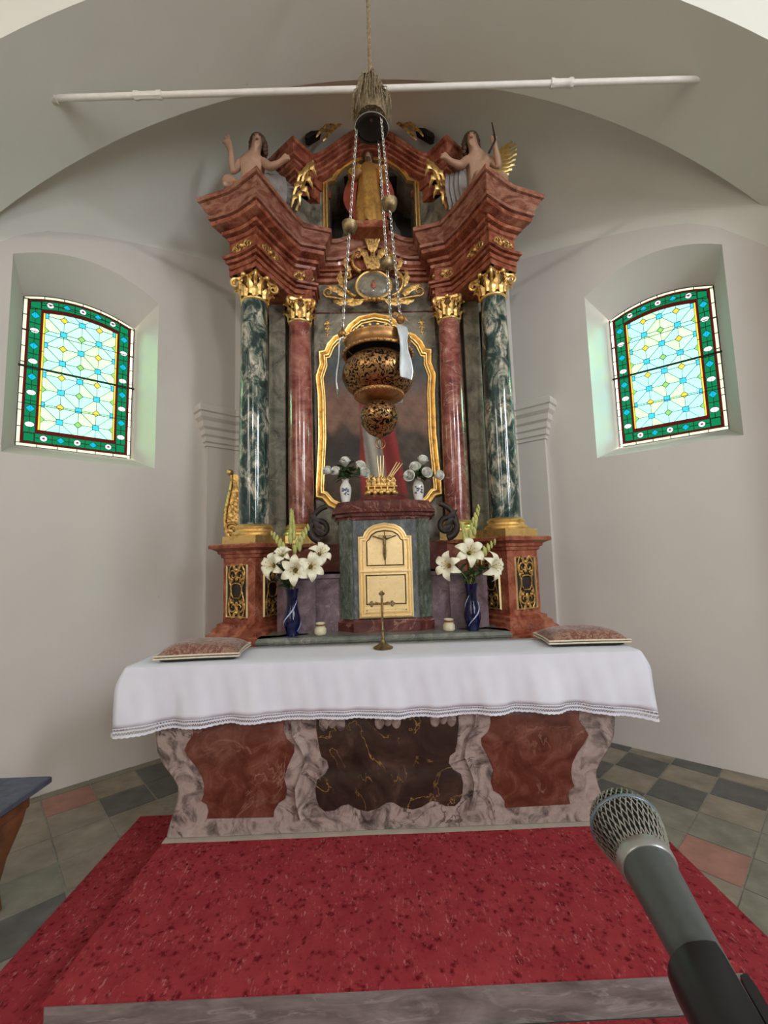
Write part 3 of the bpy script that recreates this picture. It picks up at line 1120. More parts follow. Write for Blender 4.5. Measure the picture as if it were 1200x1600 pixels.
inlay(redp, 2.459, 'red_panel', 'mensa_red_marble')
inlay([(-x, z) for x, z in redp[::-1]], 2.459, 'red_panel', 'mensa_red_marble')
cen = [(-0.385, 0.60), (-0.385, 0.53), (-0.372, 0.44), (-0.36, 0.39), (-0.33, 0.37), (-0.322, 0.335), (-0.345, 0.30), (-0.385, 0.275), (-0.395, 0.23), (-0.39, 0.18), (-0.375, 0.14), (-0.345, 0.115), (-0.30, 0.117), (-0.26, 0.14), (-0.222, 0.146), (-0.17, 0.118), (-0.12, 0.106), (-0.06, 0.12), (-0.02, 0.145), (0, 0.148)]
cen = cen + [(-x, z) for x, z in cen[-2::-1]]
inlay(cen, 2.4585, 'dark_panel', 'mensa_dark_marble')
# narrow dark joints round the inlays and the shell ornament under the cloth
for c_ in (-0.30, -0.0, 0.30):
    m_ = MB()
    for q in (-0.045, 0.0, 0.045):
        m_.ball((c_ + q, 2.452, 0.575 - abs(q) * 0.3), 0.026, 10, 6, (1, 0.35, 1.5))
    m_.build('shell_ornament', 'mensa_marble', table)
# raised scrolled ribs between the panels
for s in (-1, 1):
    m_ = MB()
    rib = [(-0.50, 0.60), (-0.49, 0.52), (-0.44, 0.44), (-0.425, 0.37), (-0.455, 0.30), (-0.475, 0.24), (-0.465, 0.17), (-0.44, 0.10)]
    m_.tube([(s * -x, 2.464, z) for x, z in rib], [0.03, 0.035, 0.035, 0.03, 0.032, 0.04, 0.045, 0.05], 8, flat=0.25)
    m_.build('scrolled_rib', 'mensa_marble', table, None, 60)

# ------------------------------------------------------------------ altar cloth
cloth = thing('altar_cloth', 'white linen altar cloth with lace hem hanging over the table front', 'cloth', (0, 2.6, 0.897))
rcl = random.Random(9)
waves = [(rcl.uniform(5, 26), rcl.uniform(0, 6.28), rcl.uniform(0.3, 1.0)) for _ in range(9)]


def fold(x):
    return sum(a * sin(f * x + p) for f, p, a in waves) / 9.0


ZT = 0.901
EX = 1.385
EY = 2.412


def front_pt(x, t):
    """t 0..1 down the front drop"""
    k = abs(x) / EX
    drop = 0.292 + 0.055 * max(0, (k - 0.55) / 0.45) ** 2 + 0.004 * sin(x * 5)
    fl = 0.014 * t + 0.085 * t * fold(x) * (0.35 + 0.65 * t) + 0.0045 * min(1, t * 3) * (sin(x * 38 + 5 * t + 2 * fold(x * 0.7)) + 0.6 * sin(x * 67 - 4 * t + 1.0))
    y = EY - 0.006 - fl - 0.028 * max(0, k - 0.82) / 0.18 * t
    xx = x * (1 + 0.034 * sin(pi * min(1, t * 3.2) * 0.5) * k ** 14 - 0.006 * t * k ** 14)
    return (xx, y, ZT - 0.006 * min(1, t * 10) - drop * t)


NXC = 150
mb = MB()
rows = []
for j in range(5):
    y = 2.84 + (EY + 0.006 - 2.84) * j / 4
    rows.append([(-EX + 2 * EX * i / NXC, y, ZT + 0.0008 * fold(3 * (-EX + 2 * EX * i / NXC) + y * 4)) for i in range(NXC + 1)])
for j in range(0, 13):
    rows.append([front_pt(-EX + 2 * EX * i / NXC, max(0.012, j / 12 * 0.86)) for i in range(NXC + 1)])
mb.loft(rows, False, False)
# side drops
for s in (-1, 1):
    rows = []
    for j in range(11):
        t = j / 10 * 0.86
        row = []
        for i in range(15):
            q = i / 14
            y = EY + (2.84 - EY) * q
            d = 0.347 * t
            if i == 0:
                p = front_pt(s * EX, max(0.012, t))
                row.append(p)
            else:
                row.append((s * (EX + 0.010 + 0.038 * t * (1 + 0.6 * sin(q * 9 + 1)) * (1 - 0.4 * q)), y - 0.02 * t * (1 - q), ZT - 0.004 * min(1, t * 10) - d))
        rows.append(row)
    mb.loft(rows, False, False)
oc = mb.build('linen', 'white_linen', cloth, None, 50)
sm = oc.modifiers.new('thickness', 'SOLIDIFY')
sm.thickness = 0.0016
# lace hem: two ribbons and a lattice of thread between them
mb = MB()
NL = 220
for t0, t1 in ((0.855, 0.878), (0.965, 1.0)):
    r0 = [front_pt(-EX + 2 * EX * i / NL, t0) for i in range(NL + 1)]
    r1 = [front_pt(-EX + 2 * EX * i / NL, t1 + (0.012 * (i % 2) if t1 == 1.0 else 0)) for i in range(NL + 1)]
    mb.loft([r0, r1], False, False)
for i in range(NL):
    x0, x1 = -EX + 2 * EX * i / NL, -EX + 2 * EX * (i + 1) / NL
    for ta, tb in (((0.87), (0.97)), ((0.97), (0.87))):
        a = Vector(front_pt(x0, ta))
        b = Vector(front_pt(x1, tb))
        mb.loft([[tuple(a + Vector((0, -0.0006, 0.003))), tuple(b + Vector((0, -0.0006, 0.003)))], [tuple(a + Vector((0, -0.0006, -0.003))), tuple(b + Vector((0, -0.0006, -0.003)))]], False, False)
    a = front_pt(x0, 0.915)
    b = front_pt(x1, 0.915)
    mb.loft([[(a[0], a[1] - 0.001, a[2] + 0.004), (b[0], b[1] - 0.001, b[2] + 0.004)], [(a[0], a[1] - 0.001, a[2] - 0.004), (b[0], b[1] - 0.001, b[2] - 0.004)]], False, False)
for s in (-1, 1):
    for t0, t1 in ((0.855, 0.90), (0.93, 1.0)):
        rows = []
        for t in (t0, t1):
            row = []
            for i in range(25):
                q = i / 24
                y = EY + (2.84 - EY) * q
                if i == 0:
                    row.append(front_pt(s * EX, t))
                else:
                    row.append((s * (EX + 0.010 + 0.038 * t * (1 + 0.6 * sin(q * 9 + 1)) * (1 - 0.4 * q)), y - 0.02 * t * (1 - q), ZT - 0.004 - 0.347 * t))
            rows.append(row)
        mb.loft(rows, False, False)
mb.build('lace_hem', 'white_linen', cloth, None, 40, kind='stuff')

# ------------------------------------------------------------------ cushions
def cushion(loc, rz, w, d, h, label):
    root = thing('cushion', label, 'cushion', (0, 0, 0), 'kneeling cushions on the altar cloth')
    N = 18

    def pt(i, j, z_sign):
        a, b = -1 + 2 * i / N, -1 + 2 * j / N
        e = (1 - a ** 4) * (1 - b ** 4)
        x = a * w / 2 * (1 - 0.05 * (1 - b * b))
        y = b * d / 2 * (1 - 0.05 * (1 - a * a))
        if z_sign > 0:
            return (x, y, 0.030 + h * e ** 0.55 * (1 + 0.05 * sin(a * 5 + b * 3)))
        return (x * (1 - 0.03 * e), y * (1 - 0.03 * e), 0.030 - 0.0290 * min(1, e * 4) ** 0.6)
    for sgn, nm, mt in ((1, 'cover', 'brocade'), (-1, 'underside', 'cushion_back')):
        m_ = MB()
        m_.loft([[pt(i, j, sgn) for i in range(N + 1)] for j in range(N + 1)], False, False)
        m_.build(nm, mt, root, None, 80)
    rim = [pt(i, 0, 1) for i in range(N)] + [pt(N, j, 1) for j in range(N)] + [pt(i, N, 1) for i in range(N, 0, -1)] + [pt(0, j, 1) for j in range(N, 0, -1)]
    for dz, r in ((0.006, 0.0055), (-0.008, 0.0055)):
        m_ = MB()
        m_.tube([(p[0] * 1.008, p[1] * 1.008, p[2] + dz) for p in rim], r, 6, True)
        m_.build('piping', 'cushion_cord', root, None, 80)
    root.location = loc
    root.rotation_euler = (0, 0, rz)
    return root


cushion((-1.045, 2.615, 0.9045), radians(4), 0.45, 0.30, 0.062, 'brocade cushion with cream piping at the left end of the altar')
cushion((1.17, 2.66, 0.9045), radians(-2), 0.46, 0.28, 0.060, 'brocade cushion with cream piping at the right end of the altar')

# ------------------------------------------------------------------ gradine (shelf step) behind the cloth
grad = thing('altar_shelf', 'low grey marble shelf step behind the altar cloth', 'shelf', (0, 3.0, 0.90))
mb = MB()
mb.sweep([(0, 0.896), (0, 0.905), (0.012, 0.910), (0.016, 0.925), (0.006, 0.938), (0.006, 0.946), (-0.3, 0.946), (-0.3, 0.896)], [(-0.81, 2.97, 0), (-0.81, 2.865, 0), (0.81, 2.865, 0), (0.81, 2.97, 0)])
mb.build('step_front', 'gradine_marble', grad)
mb = MB()
mb.box(-0.78, 0.78, 2.90, 3.15, 0.90, 0.945)
mb.build('step_top', 'gradine_marble', grad)

# ================================================================== RETABLE
ret = thing('altar_retable', 'tall baroque marble and gilt high altar retable with four columns', 'altarpiece', (0, 3.6, FLOOR_Z))
OX, OY = 0.95, 3.28
ua, va = radians(153), radians(63)
UL, VL = (cos(ua), sin(ua)), (cos(va), sin(va))


def loc_l(a, b):
    """left pedestal frame: a runs outward, b runs back"""
    return (-OX + a * UL[0] + b * VL[0], OY + a * UL[1] + b * VL[1])


def concave(p, q, n, depth):
    dx, dy = q[0] - p[0], q[1] - p[1]
    l = sqrt(dx * dx + dy * dy)
    nx, ny = dy / l, -dx / l
    out = []
    for i in range(1, n):
        t = i / n
        s = -depth * sin(pi * t)
        out.append((p[0] + dx * t + nx * s, p[1] + dy * t + ny * s, 0))
    return out


def left_path(h, inner_front, dep=0.012, ho=None):
    ho = ho or h
    pA = loc_l(ho, 0.46)
    pB = loc_l(ho, -h)
    pC = loc_l(-h, -h)
    pD = loc_l(-h, 0.30 + inner_front)
    pE = (-0.525, 3.56)
    pF = (-0.535, 3.73)
    return [(pA[0], pA[1], 0), (pB[0], pB[1], 0)] + concave(pB, pC, 6, dep) + [(pC[0], pC[1], 0)] + concave(pC, pD, 6, dep) + [(pD[0], pD[1], 0), (pE[0], pE[1], 0), (pF[0], pF[1], 0)]


def mirror_path(L, mid):
    return L + mid + [(-p[0], p[1], p[2]) for p in L[::-1]]


def hump(x, w=0.34, h=0.12):
    return h * 0.5 * (1 + cos(pi * x / w)) if abs(x) < w else 0.0


H0 = 0.137
PL = left_path(H0, 0.03, 0.012, 0.105)
mid = [(x, 3.73, hump(x)) for x in [-0.40 + 0.8 * k / 20 for k in range(21)]]
PATH = mirror_path(PL, mid)


def z_shift(prof, z):
    return [(o, h + z) for o, h in prof]


# --- substructure and pedestals
mb = MB()
mb.box(-1.12, 1.12, 2.92, 4.10, 0.0, 0.90)
mb.build('substructure', 'red_marble', ret)
PLp = left_path(0.150, 0.03, 0.0)
midp = [(-0.3, 3.73, 0), (0.3, 3.73, 0)]
PATHP = mirror_path(PLp, midp)
mb = MB()
mb.sweep([(0.085, 0.895), (0.085, 0.925), (0.06, 0.94), (0.055, 0.965), (0.03, 0.98), (0.03, 1.0), (0.0, 1.012), (-0.1, 1.012), (-0.1, 0.895)], PATHP)
mb.build('pedestal_base', 'red_marble', ret)
mb = MB()
mb.sweep([(0.0, 1.005), (0.0, 1.475), (-0.1, 1.475), (-0.1, 1.005)], PATHP)
mb.build('pedestal_die', 'red_marble', ret)
mb = MB()
mb.sweep([(0.0, 1.465), (0.012, 1.47), (0.014, 1.49), (0.028, 1.497), (0.032, 1.515), (0.055, 1.53), (0.075, 1.537), (0.075, 1.558), (0.068, 1.566), (-0.2, 1.566), (-0.2, 1.465)], PATHP)
mb.build('pedestal_cornice', 'red_marble', ret)
mb = MB()
mb.box(-1.15, 1.15, 3.70, 4.05, 0.9, 1.566)
mb.build('pedestal_core', 'red_marble', ret)
# blocks filling the pedestal tops so the columns stand on solid stone
for s in (-1, 1):
    m_ = MB()
    quad = [loc_l(-0.146, -0.146), loc_l(0.146, -0.146), loc_l(0.146, 0.46), loc_l(-0.146, 0.46)]
    quad = [(-s * p[0], p[1]) for p in quad]
    m_.prism(quad, lambda p: (p[0], p[1], 0.9), lambda p: (p[0], p[1], 1.5655))
    m_.box(s * 0.50 if s > 0 else -0.80, 0.80 if s > 0 else -0.50, 3.48, 3.74, 0.9, 1.5655)
    m_.build('pedestal_core', 'red_marble', ret)

# gilt carved panels on the pedestal faces


def frame_ring(mb, quad3, w, proud, nrm):
    """mitred flat frame round a quad (4 corner points), standing proud along nrm"""
    c = sum((Vector(p) for p in quad3), Vector()) / 4
    q = [Vector(p) for p in quad3]
    inn = []
    for i in range(4):
        a = (q[i - 1] - q[i]).normalized()
        b = (q[(i + 1) % 4] - q[i]).normalized()
        inn.append(q[i] + (a + b) * w)
    N_ = Vector(nrm)
    mid_ = [(x + y) / 2 + N_ * proud for x, y in zip(q, inn)]
    for i in range(4):
        j = (i + 1) % 4
        mb.loft([[tuple(q[i]), tuple(mid_[i]), tuple(inn[i]), tuple(inn[i] - N_ * 0.004)], [tuple(q[j]), tuple(mid_[j]), tuple(inn[j]), tuple(inn[j] - N_ * 0.004)]], True, True)
    return inn


def panel(s, a0, b0, a1, b1, z0, z1):
    p0, p1 = loc_l(a0, b0), loc_l(a1, b1)
    p0, p1 = (-s * p0[0], p0[1]), (-s * p1[0], p1[1])
    d = Vector((p1[0] - p0[0], p1[1] - p0[1], 0))
    L_ = d.length
    d.normalize()
    N_ = Vector((d[1], -d[0], 0))
    if N_[1] > 0:
        N_ = -N_
    up_ = Vector((0, 0, 1))
    o_ = Vector((p0[0], p0[1], 0)) + N_ * 0.002

    def Q(u, z, k=0.0):
        return tuple(o_ + d * u + up_ * z + N_ * k)
    quad = [Q(0, z0), Q(L_, z0), Q(L_, z1), Q(0, z1)]
    fr = MB()
    frame_ring(fr, quad, 0.011, 0.014, N_)
    fo = fr.build('panel_frame', 'gold_pale', ret)
    bk = MB()
    bk.add([Q(0.008, z0 + 0.008, 0.001), Q(L_ - 0.008, z0 + 0.008, 0.001), Q(L_ - 0.008, z1 - 0.008, 0.001), Q(0.008, z1 - 0.008, 0.001)], [(0, 1, 2, 3)])
    bk.build('panel_ground', 'dark_wood', fo)
    orn = MB()
    hz = z1 - z0
    cu, cz = L_ / 2, (z0 + z1) / 2
    w = L_ / 2 - 0.016
    # vase-shaped opening in the middle
    vase = [(0.50, 0.12), (0.62, 0.05), (0.55, -0.05), (0.34, -0.13), (-0.34, -0.13), (-0.55, -0.05), (-0.62, 0.05), (-0.50, 0.12), (-0.2, 0.145), (0.2, 0.145)]
    orn.tube([Q(cu + w * x, cz + hz * y, 0.008) for x, y in vase], 0.006, 6, True)
    for q in (-1, 1):
        for v_ in (-1, 1):
            zc_ = cz + v_ * hz * 0.30
            sp = spiral((0.36 * w, 0.0), 0.045, 0.010, -pi / 2 * v_, 1.3 * v_)
            orn.tube([Q(cu + q * x, zc_ + z, 0.008) for x, z in sp], [0.0085 - 0.004 * i / 26 for i in range(27)], 6)
            orn.leaf([Q(cu + q * w * (0.1 + 0.8 * t), zc_ + v_ * (0.015 + 0.06 * sin(pi * t)), 0.008) for t in [k / 8 for k in range(9)]], 0.014, N_, 2)
            orn.leaf([Q(cu + q * w * (0.8 - 0.5 * t), cz + v_ * hz * (0.14 + 0.10 * t), 0.008) for t in [k / 8 for k in range(9)]], 0.013, N_, 2)
            orn.ball(Q(cu + q * w * 0.55, zc_ - v_ * 0.03, 0.009), 0.011, 8, 5)
        orn.tube([Q(cu + q * w * (0.75 + 0.15 * sin(9 * t)), z0 + 0.03 + (hz - 0.06) * t, 0.006) for t in [k / 20 for k in range(21)]], 0.0045, 5)
    orn.ball(Q(cu, cz + hz * 0.40, 0.010), 0.016, 8, 6)
    orn.ball(Q(cu, cz - hz * 0.40, 0.010), 0.014, 8, 6)
    orn.leaf([Q(cu, cz + hz * (0.2 + 0.18 * t), 0.008) for t in [k / 8 for k in range(9)]], 0.02, N_, 3)
    orn.leaf([Q(cu, cz - hz * (0.2 + 0.18 * t), 0.008) for t in [k / 8 for k in range(9)]], 0.02, N_, 3)
    orn.build('carved_filigree', 'gold_carved', fo, None, 60)


for s in (-1, 1):
    panel(s, 0.115, -0.150, -0.085, -0.150, 1.045, 1.42)
    panel(s, -0.150, -0.075, -0.150, 0.115, 1.045, 1.42)

# --- dark marble wings beside the tabernacle
for s in (-1, 1):
    m_ = MB()
    m_.sweep([(0, 0.945), (0, 1.30), (0.012, 1.31), (0.014, 1.335), (-0.12, 1.335), (-0.12, 0.945)], [(-0.74, 3.10, 0), (-0.64, 3.00, 0), (-0.46, 3.02, 0), (-0.46, 3.06, 0), (-0.26, 3.08, 0)])
    m_.box(-0.70, -0.27, 3.1, 3.72, 0.945, 1.33)
    if s > 0:
        m_.v = [(-p[0], p[1], p[2]) for p in m_.v]
    m_.build('predella_wing', 'purple_marble', ret)
    m_ = MB()
    m_.slab([(s * 0.50, 1.345), (s * 0.27, 1.345), (s * 0.27, 1.55), (s * 0.50, 1.55)], 3.30, 3.72)
    m_.build('predella_block', 'dark_red_marble', ret)

# --- columns


def rot2(x, y, a):
    return (x * cos(a) - y * sin(a), x * sin(a) + y * cos(a))


def capital(cx_, cy_, z0, z1, r, rot, parent):
    mb = MB()
    H = z1 - z0
    bell = MB()
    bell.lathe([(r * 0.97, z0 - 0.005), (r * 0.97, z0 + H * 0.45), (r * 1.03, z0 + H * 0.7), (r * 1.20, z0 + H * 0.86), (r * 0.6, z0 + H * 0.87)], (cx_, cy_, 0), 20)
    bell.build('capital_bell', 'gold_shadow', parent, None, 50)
    mb.lathe([(r * 1.02, z0 - 0.022), (r * 1.10, z0 - 0.014), (r * 1.12, z0 - 0.006), (r * 1.02, z0), (r * 0.6, z0 + 0.004)], (cx_, cy_, 0), 20)
    for tier, (n, h0, h1, w, out) in enumerate(((8, 0.0, 0.44, 0.034, 0.42), (8, 0.10, 0.76, 0.032, 0.55))):
        for k in range(n):
            a = rot + 2 * pi * (k + 0.5 * tier) / n
            pts = []
            for i in range(9):
                t = i / 8
                rr = r * (1.03 + 0.10 * t) + (out * r * max(0, t - 0.55) / 0.45 if t > 0.55 else 0)
                zz = z0 + H * (h0 + (h1 - h0) * min(1, t * 1.22)) - (H * 0.10 * max(0, t - 0.80) / 0.2)
                pts.append((cx_ + rr * cos(a), cy_ + rr * sin(a), zz))
            mb.leaf(pts, w * r / 0.1, (cos(a), sin(a), 0.2), 3, 0.005, 0.35, 0.3, 0.38)
    for k in range(4):
        a = rot + pi / 4 + k * pi / 2
        dv = (cos(a), sin(a))
        sp = spiral((0, 0), 0.042 * r / 0.1, 0.010, pi * 0.75, -1.5, 24)
        pts = [(cx_ + dv[0] * (r * 1.50 + x), cy_ + dv[1] * (r * 1.50 + x), z0 + H * 0.76 + z) for x, z in sp]
        mb.tube([(cx_ + dv[0] * r * 1.1, cy_ + dv[1] * r * 1.1, z0 + H * 0.5)] + pts, [0.010] + [0.013 - 0.005 * i / 24 for i in range(25)], 6)
        a2 = rot + k * pi / 2
        mb.ball((cx_ + cos(a2) * r * 1.30, cy_ + sin(a2) * r * 1.30, z1 - H * 0.08), 0.022 * r / 0.1, 8, 6)
        for q in (-1, 1):
            a3 = a2 + q * 0.42
            sp = spiral((0, 0), 0.024 * r / 0.1, 0.006, pi / 2, q * 1.3, 16)
            tv = (-sin(a2) * 1, cos(a2) * 1)
            mb.tube([(cx_ + cos(a3) * r * 1.22 + tv[0] * x, cy_ + sin(a3) * r * 1.22 + tv[1] * x, z0 + H * 0.76 + z) for x, z in sp], 0.006, 5)
    # abacus with hollowed sides
    ring = []
    Rr = r * 1.72
    for k in range(4):
        a = rot + pi / 4 + k * pi / 2
        for i in range(8):
            t = i / 8
            p0 = (Rr * cos(a), Rr * sin(a))
            p1 = (Rr * cos(a + pi / 2), Rr * sin(a + pi / 2))
            x, y = p0[0] + (p1[0] - p0[0]) * t, p0[1] + (p1[1] - p0[1]) * t
            f = 1 - 0.20 * sin(pi * t)
            ring.append((x * f, y * f))
    mb.loft([[(cx_ + x * f, cy_ + y * f, z) for x, y in ring] for z, f in ((z1 - H * 0.13, 0.94), (z1 - H * 0.09, 0.96), (z1 - H * 0.05, 1.0), (z1, 1.0))], True, True)
    return mb.build('capital', 'gold_capital', parent, None, 50)


def column(cx_, cy_, zb, zs0, zs1, zt, r0, r1, rot, mat, base_rot, pl_half):
    mb = MB()
    n = 14
    prof = []
    for i in range(n + 1):
        t = i / n
        prof.append((r0 + (r1 - r0) * t ** 1.4 + 0.004 * sin(pi * t), zs0 + (zs1 - zs0) * t))
    mb.lathe(prof, (cx_, cy_, 0), 36)
    c = mb.build('column', mat, ret, None, 60)
    capital(cx_, cy_, zs1, zt, r1, rot, c)
    mb = MB()
    h = zs0 - zb
    q = r0
    mb.lathe([(q * 1.36, zb + h * 0.40), (q * 1.42, zb + h * 0.46), (q * 1.42, zb + h * 0.56), (q * 1.34, zb + h * 0.63), (q * 1.22, zb + h * 0.68), (q * 1.18, zb + h * 0.76), (q * 1.24, zb + h * 0.82), (q * 1.25, zb + h * 0.90), (q * 1.16, zb + h * 0.96), (q * 1.05, zb + h * 1.04), (q * 0.9, zb + h * 1.05)], (cx_, cy_, 0), 32)
    pts = []
    for k in range(4):
        a = base_rot + pi / 4 + k * pi / 2
        pts.append((cx_ + pl_half * sqrt(2) * cos(a), cy_ + pl_half * sqrt(2) * sin(a)))
    mb.prism(pts, lambda p: (p[0], p[1], zb), lambda p: (p[0], p[1], zb + h * 0.42))
    mb.build('column_base', 'gold', c, None, 40)
    return c


for s in (-1, 1):
    rot = radians(63) if s < 0 else radians(117)
    column(s * OX, OY, 1.566, 1.705, 3.475, 3.655, 0.112, 0.096, rot, 'green_column_marble', rot, 0.158)
    column(s * 0.65, 3.60, 1.566, 1.72, 3.475, 3.655, 0.104, 0.089, radians(15) * (1 if s < 0 else -1), 'red_column_marble', radians(15) * (1 if s < 0 else -1), 0.140)

# --- back wall of the retable and its pilasters
mb = MB()
mb.box(-1.19, 1.19, 3.78, 4.08, 1.566, 4.22)
mb.build('back_panel', 'grey_green_marble', ret)
mb = MB()
mb.box(-0.545, 0.545, 3.735, 3.78, 1.566, 4.0)
mb.build('centre_panel', 'grey_green_marble', ret)
for s in (-1, 1):
    m_ = MB()
    a, b = sorted((s * 0.775, s * 0.915))
    m_.bbox(a, b, 3.60, 3.78, 1.566, 3.66, 0.006)
    m_.build('flat_pilaster', 'grey_green_marble', ret)
    m_ = MB()
    a, b = sorted((s * 0.97, s * 1.165))
    m_.bbox(a, b, 3.62, 3.78, 1.566, 3.66, 0.006)
    m_.build('flat_pilaster', 'grey_green_marble', ret)

# --- entablature
E0 = 3.655
HALF = PL
def both(prof, nm):
    for s in (-1, 1):
        m_ = MB()
        m_.sweep(z_shift(prof, E0), PL)
        if s > 0:
            m_.v = [(-p[0], p[1], p[2]) for p in m_.v]
        m_.build(nm, 'red_marble', ret)


both([(0, 0), (0, 0.030), (-0.010, 0.032), (-0.010, 0.040), (0.016, 0.042), (0.016, 0.075), (0.004, 0.077), (0.004, 0.085), (0.030, 0.088), (0.034, 0.108), (0.022, 0.110), (0.022, 0.117), (0.046, 0.122), (0.050, 0.14), (0, 0.148), (-0.12, 0.148), (-0.12, 0)], 'architrave')
both([(0, 0.14), (0, 0.275), (-0.12, 0.275), (-0.12, 0.14)], 'frieze')
CPROF = [(0, 0.265), (0.020, 0.275), (0.027, 0.296), (0.016, 0.300), (0.016, 0.308), (0.050, 0.314), (0.054, 0.338), (0.040, 0.341), (0.040, 0.351), (0.100, 0.372), (0.106, 0.400), (0.088, 0.405), (0.088, 0.413), (0.116, 0.417), (0.120, 0.438), (0.106, 0.441), (0.106, 0.450), (0.128, 0.470), (0.146, 0.512), (0.158, 0.524), (0.150, 0.528), (0.150, 0.536), (0.169, 0.540), (0.172, 0.572), (0.164, 0.58), (-0.18, 0.58), (-0.18, 0.265)]
mb = MB()
mb.sweep(z_shift(CPROF[:12] + [(-0.18, 0.405), (-0.18, 0.265)], E0), PATH)
mb.build('bed_moulding', 'red_marble', ret)
mb = MB()
mb.sweep(z_shift([(-0.18, 0.404)] + CPROF[11:26], E0), PATH)
mb.build('cornice', 'pink_marble', ret)
mb = MB()
mb.box(-0.85, 0.85, 3.66, 4.08, 4.0, 4.235)
for s in (-1, 1):
    quad = [loc_l(-0.25, -0.25), loc_l(0.25, -0.25), loc_l(0.25, 0.5), loc_l(-0.25, 0.5)]
    quad = [(-s * p[0], p[1]) for p in quad]
    mb.prism(quad, lambda p: (p[0], p[1], 4.18), lambda p: (p[0], p[1], 4.234))
mb.build('cornice_top', 'red_marble', ret)
# soffit blocks under the architrave
for s in (-1, 1):
    m_ = MB()
    quad = [loc_l(-0.135, -0.135), loc_l(0.135, -0.135), loc_l(0.135, 0.46), loc_l(-0.135, 0.46)]
    quad = [(-s * p[0], p[1]) for p in quad]
    m_.prism(quad, lambda p: (p[0], p[1], 3.657), lambda p: (p[0], p[1], 3.95))
    m_.box(s * 0.53 if s > 0 else -0.74, 0.74 if s > 0 else -0.53, 3.53, 3.79, 3.657, 3.95)
    m_.build('entablature_core', 'red_marble', ret)


# gilt scrollwork on the friezes
def frieze_orn(o_, d, N_, wid, big):
    mb = MB()
    o_, d, N_ = Vector(o_), Vector(d).normalized(), Vector(N_).normalized()

    def Q(u, z, k=0.006):
        return tuple(o_ + d * u + Vector((0, 0, z)) + N_ * k)
    mb.ball(Q(0, 0, 0.008), 0.020 * big, 8, 6)
    for q in (-1, 1):
        sp = spiral((wid * 0.62, 0.0), 0.030 * big, 0.007, pi, 1.35 * 1)
        mb.tube([Q(q * 0.015, -0.012)] + [Q(q * x, z) for x, z in sp], [0.007] + [0.0075 - 0.003 * i / 26 for i in range(27)], 6)
        mb.leaf([Q(q * wid * (0.1 + 0.55 * t), 0.028 * big * sin(pi * t) + 0.006) for t in [k / 8 for k in range(9)]], 0.014 * big, N_, 2)
        mb.leaf([Q(q * wid * (0.1 + 0.5 * t), -0.028 * big * sin(pi * t) - 0.006) for t in [k / 8 for k in range(9)]], 0.014 * big, N_, 2)
        mb.leaf([Q(q * wid * (0.6 + 0.38 * t), 0.02 * big - 0.035 * t) for t in [k / 8 for k in range(9)]], 0.012 * big, N_, 2)
    mb.leaf([Q(0, 0.0 + 0.045 * t * big) for t in [k / 8 for k in range(9)]], 0.016 * big, N_, 2)
    return mb.build('frieze_scrollwork', 'gold_carved', ret, None, 60)


for s in (-1, 1):
    c = loc_l(0, -H0)
    frieze_orn((-s * c[0], c[1], E0 + 0.207), (UL[0] * -s, UL[1], 0), (-VL[0] * -s, -VL[1], 0), 0.11, 1.05)
    c = loc_l(-H0, 0.02)
    frieze_orn((-s * c[0], c[1], E0 + 0.207), (VL[0] * -s, VL[1], 0), (-UL[0] * -s, -UL[1], 0), 0.11, 1.05)
    frieze_orn((s * 0.600, 3.535, E0 + 0.207), (1, s * -0.3, 0), (-s * 0.27, -0.96, 0), 0.095, 1.2)

# --- altar painting in its gilt frame
FR = [(0.0, 1.78), (0.25, 1.80), (0.355, 1.842), (0.442, 1.885), (0.492, 1.948), (0.55, 1.962), (0.55, 2.06), (0.524, 2.50), (0.526, 2.87), (0.542, 3.04), (0.505, 3.155), (0.512, 3.28), (0.458, 3.288), (0.432, 3.35), (0.37, 3.42), (0.285, 3.452), (0.245, 3.52), (0.145, 3.60), (0.0, 3.63)]


def smooth_half(pts):
    return pts


outl = [(x, z) for x, z in FR] + [(-x, z) for x, z in FR[-2:0:-1]]
paint = thing('altar_painting', 'oil painting of a red robed figure in a shaped gilt frame behind the lamp', 'painting', (0, 3.73, 1.80))


def inset(poly, d):
    n = len(poly)
    area2 = sum(poly[i - 1][0] * poly[i][1] - poly[i][0] * poly[i - 1][1] for i in range(n))
    sg = 1 if area2 > 0 else -1
    out = []
    for i in range(n):
        p0, p1, p2 = poly[i - 1], poly[i], poly[(i + 1) % n]
        a = Vector((p1[0] - p0[0], p1[1] - p0[1])).normalized()
        b = Vector((p2[0] - p1[0], p2[1] - p1[1])).normalized()
        na, nb_ = Vector((-a[1], a[0])) * sg, Vector((-b[1], b[0])) * sg
        m = (na + nb_) / max(0.5, 1 + na.dot(nb_))
        out.append((p1[0] + m[0] * d, p1[1] + m[1] * d))
    return out


mb = MB()
prof = [(0.0, 0.012), (0.002, -0.022), (0.012, -0.034), (0.022, -0.030), (0.026, -0.018), (0.040, -0.022), (0.052, -0.036), (0.062, -0.034), (0.068, -0.014), (0.076, -0.012), (0.080, 0.006), (0.080, 0.012)]
mb.loft([[(x, 3.728 + dy, z) for x, z in inset(outl, d)] for d, dy in prof], True, False)
mb.build('gilt_frame', 'gold', paint, None, 40)


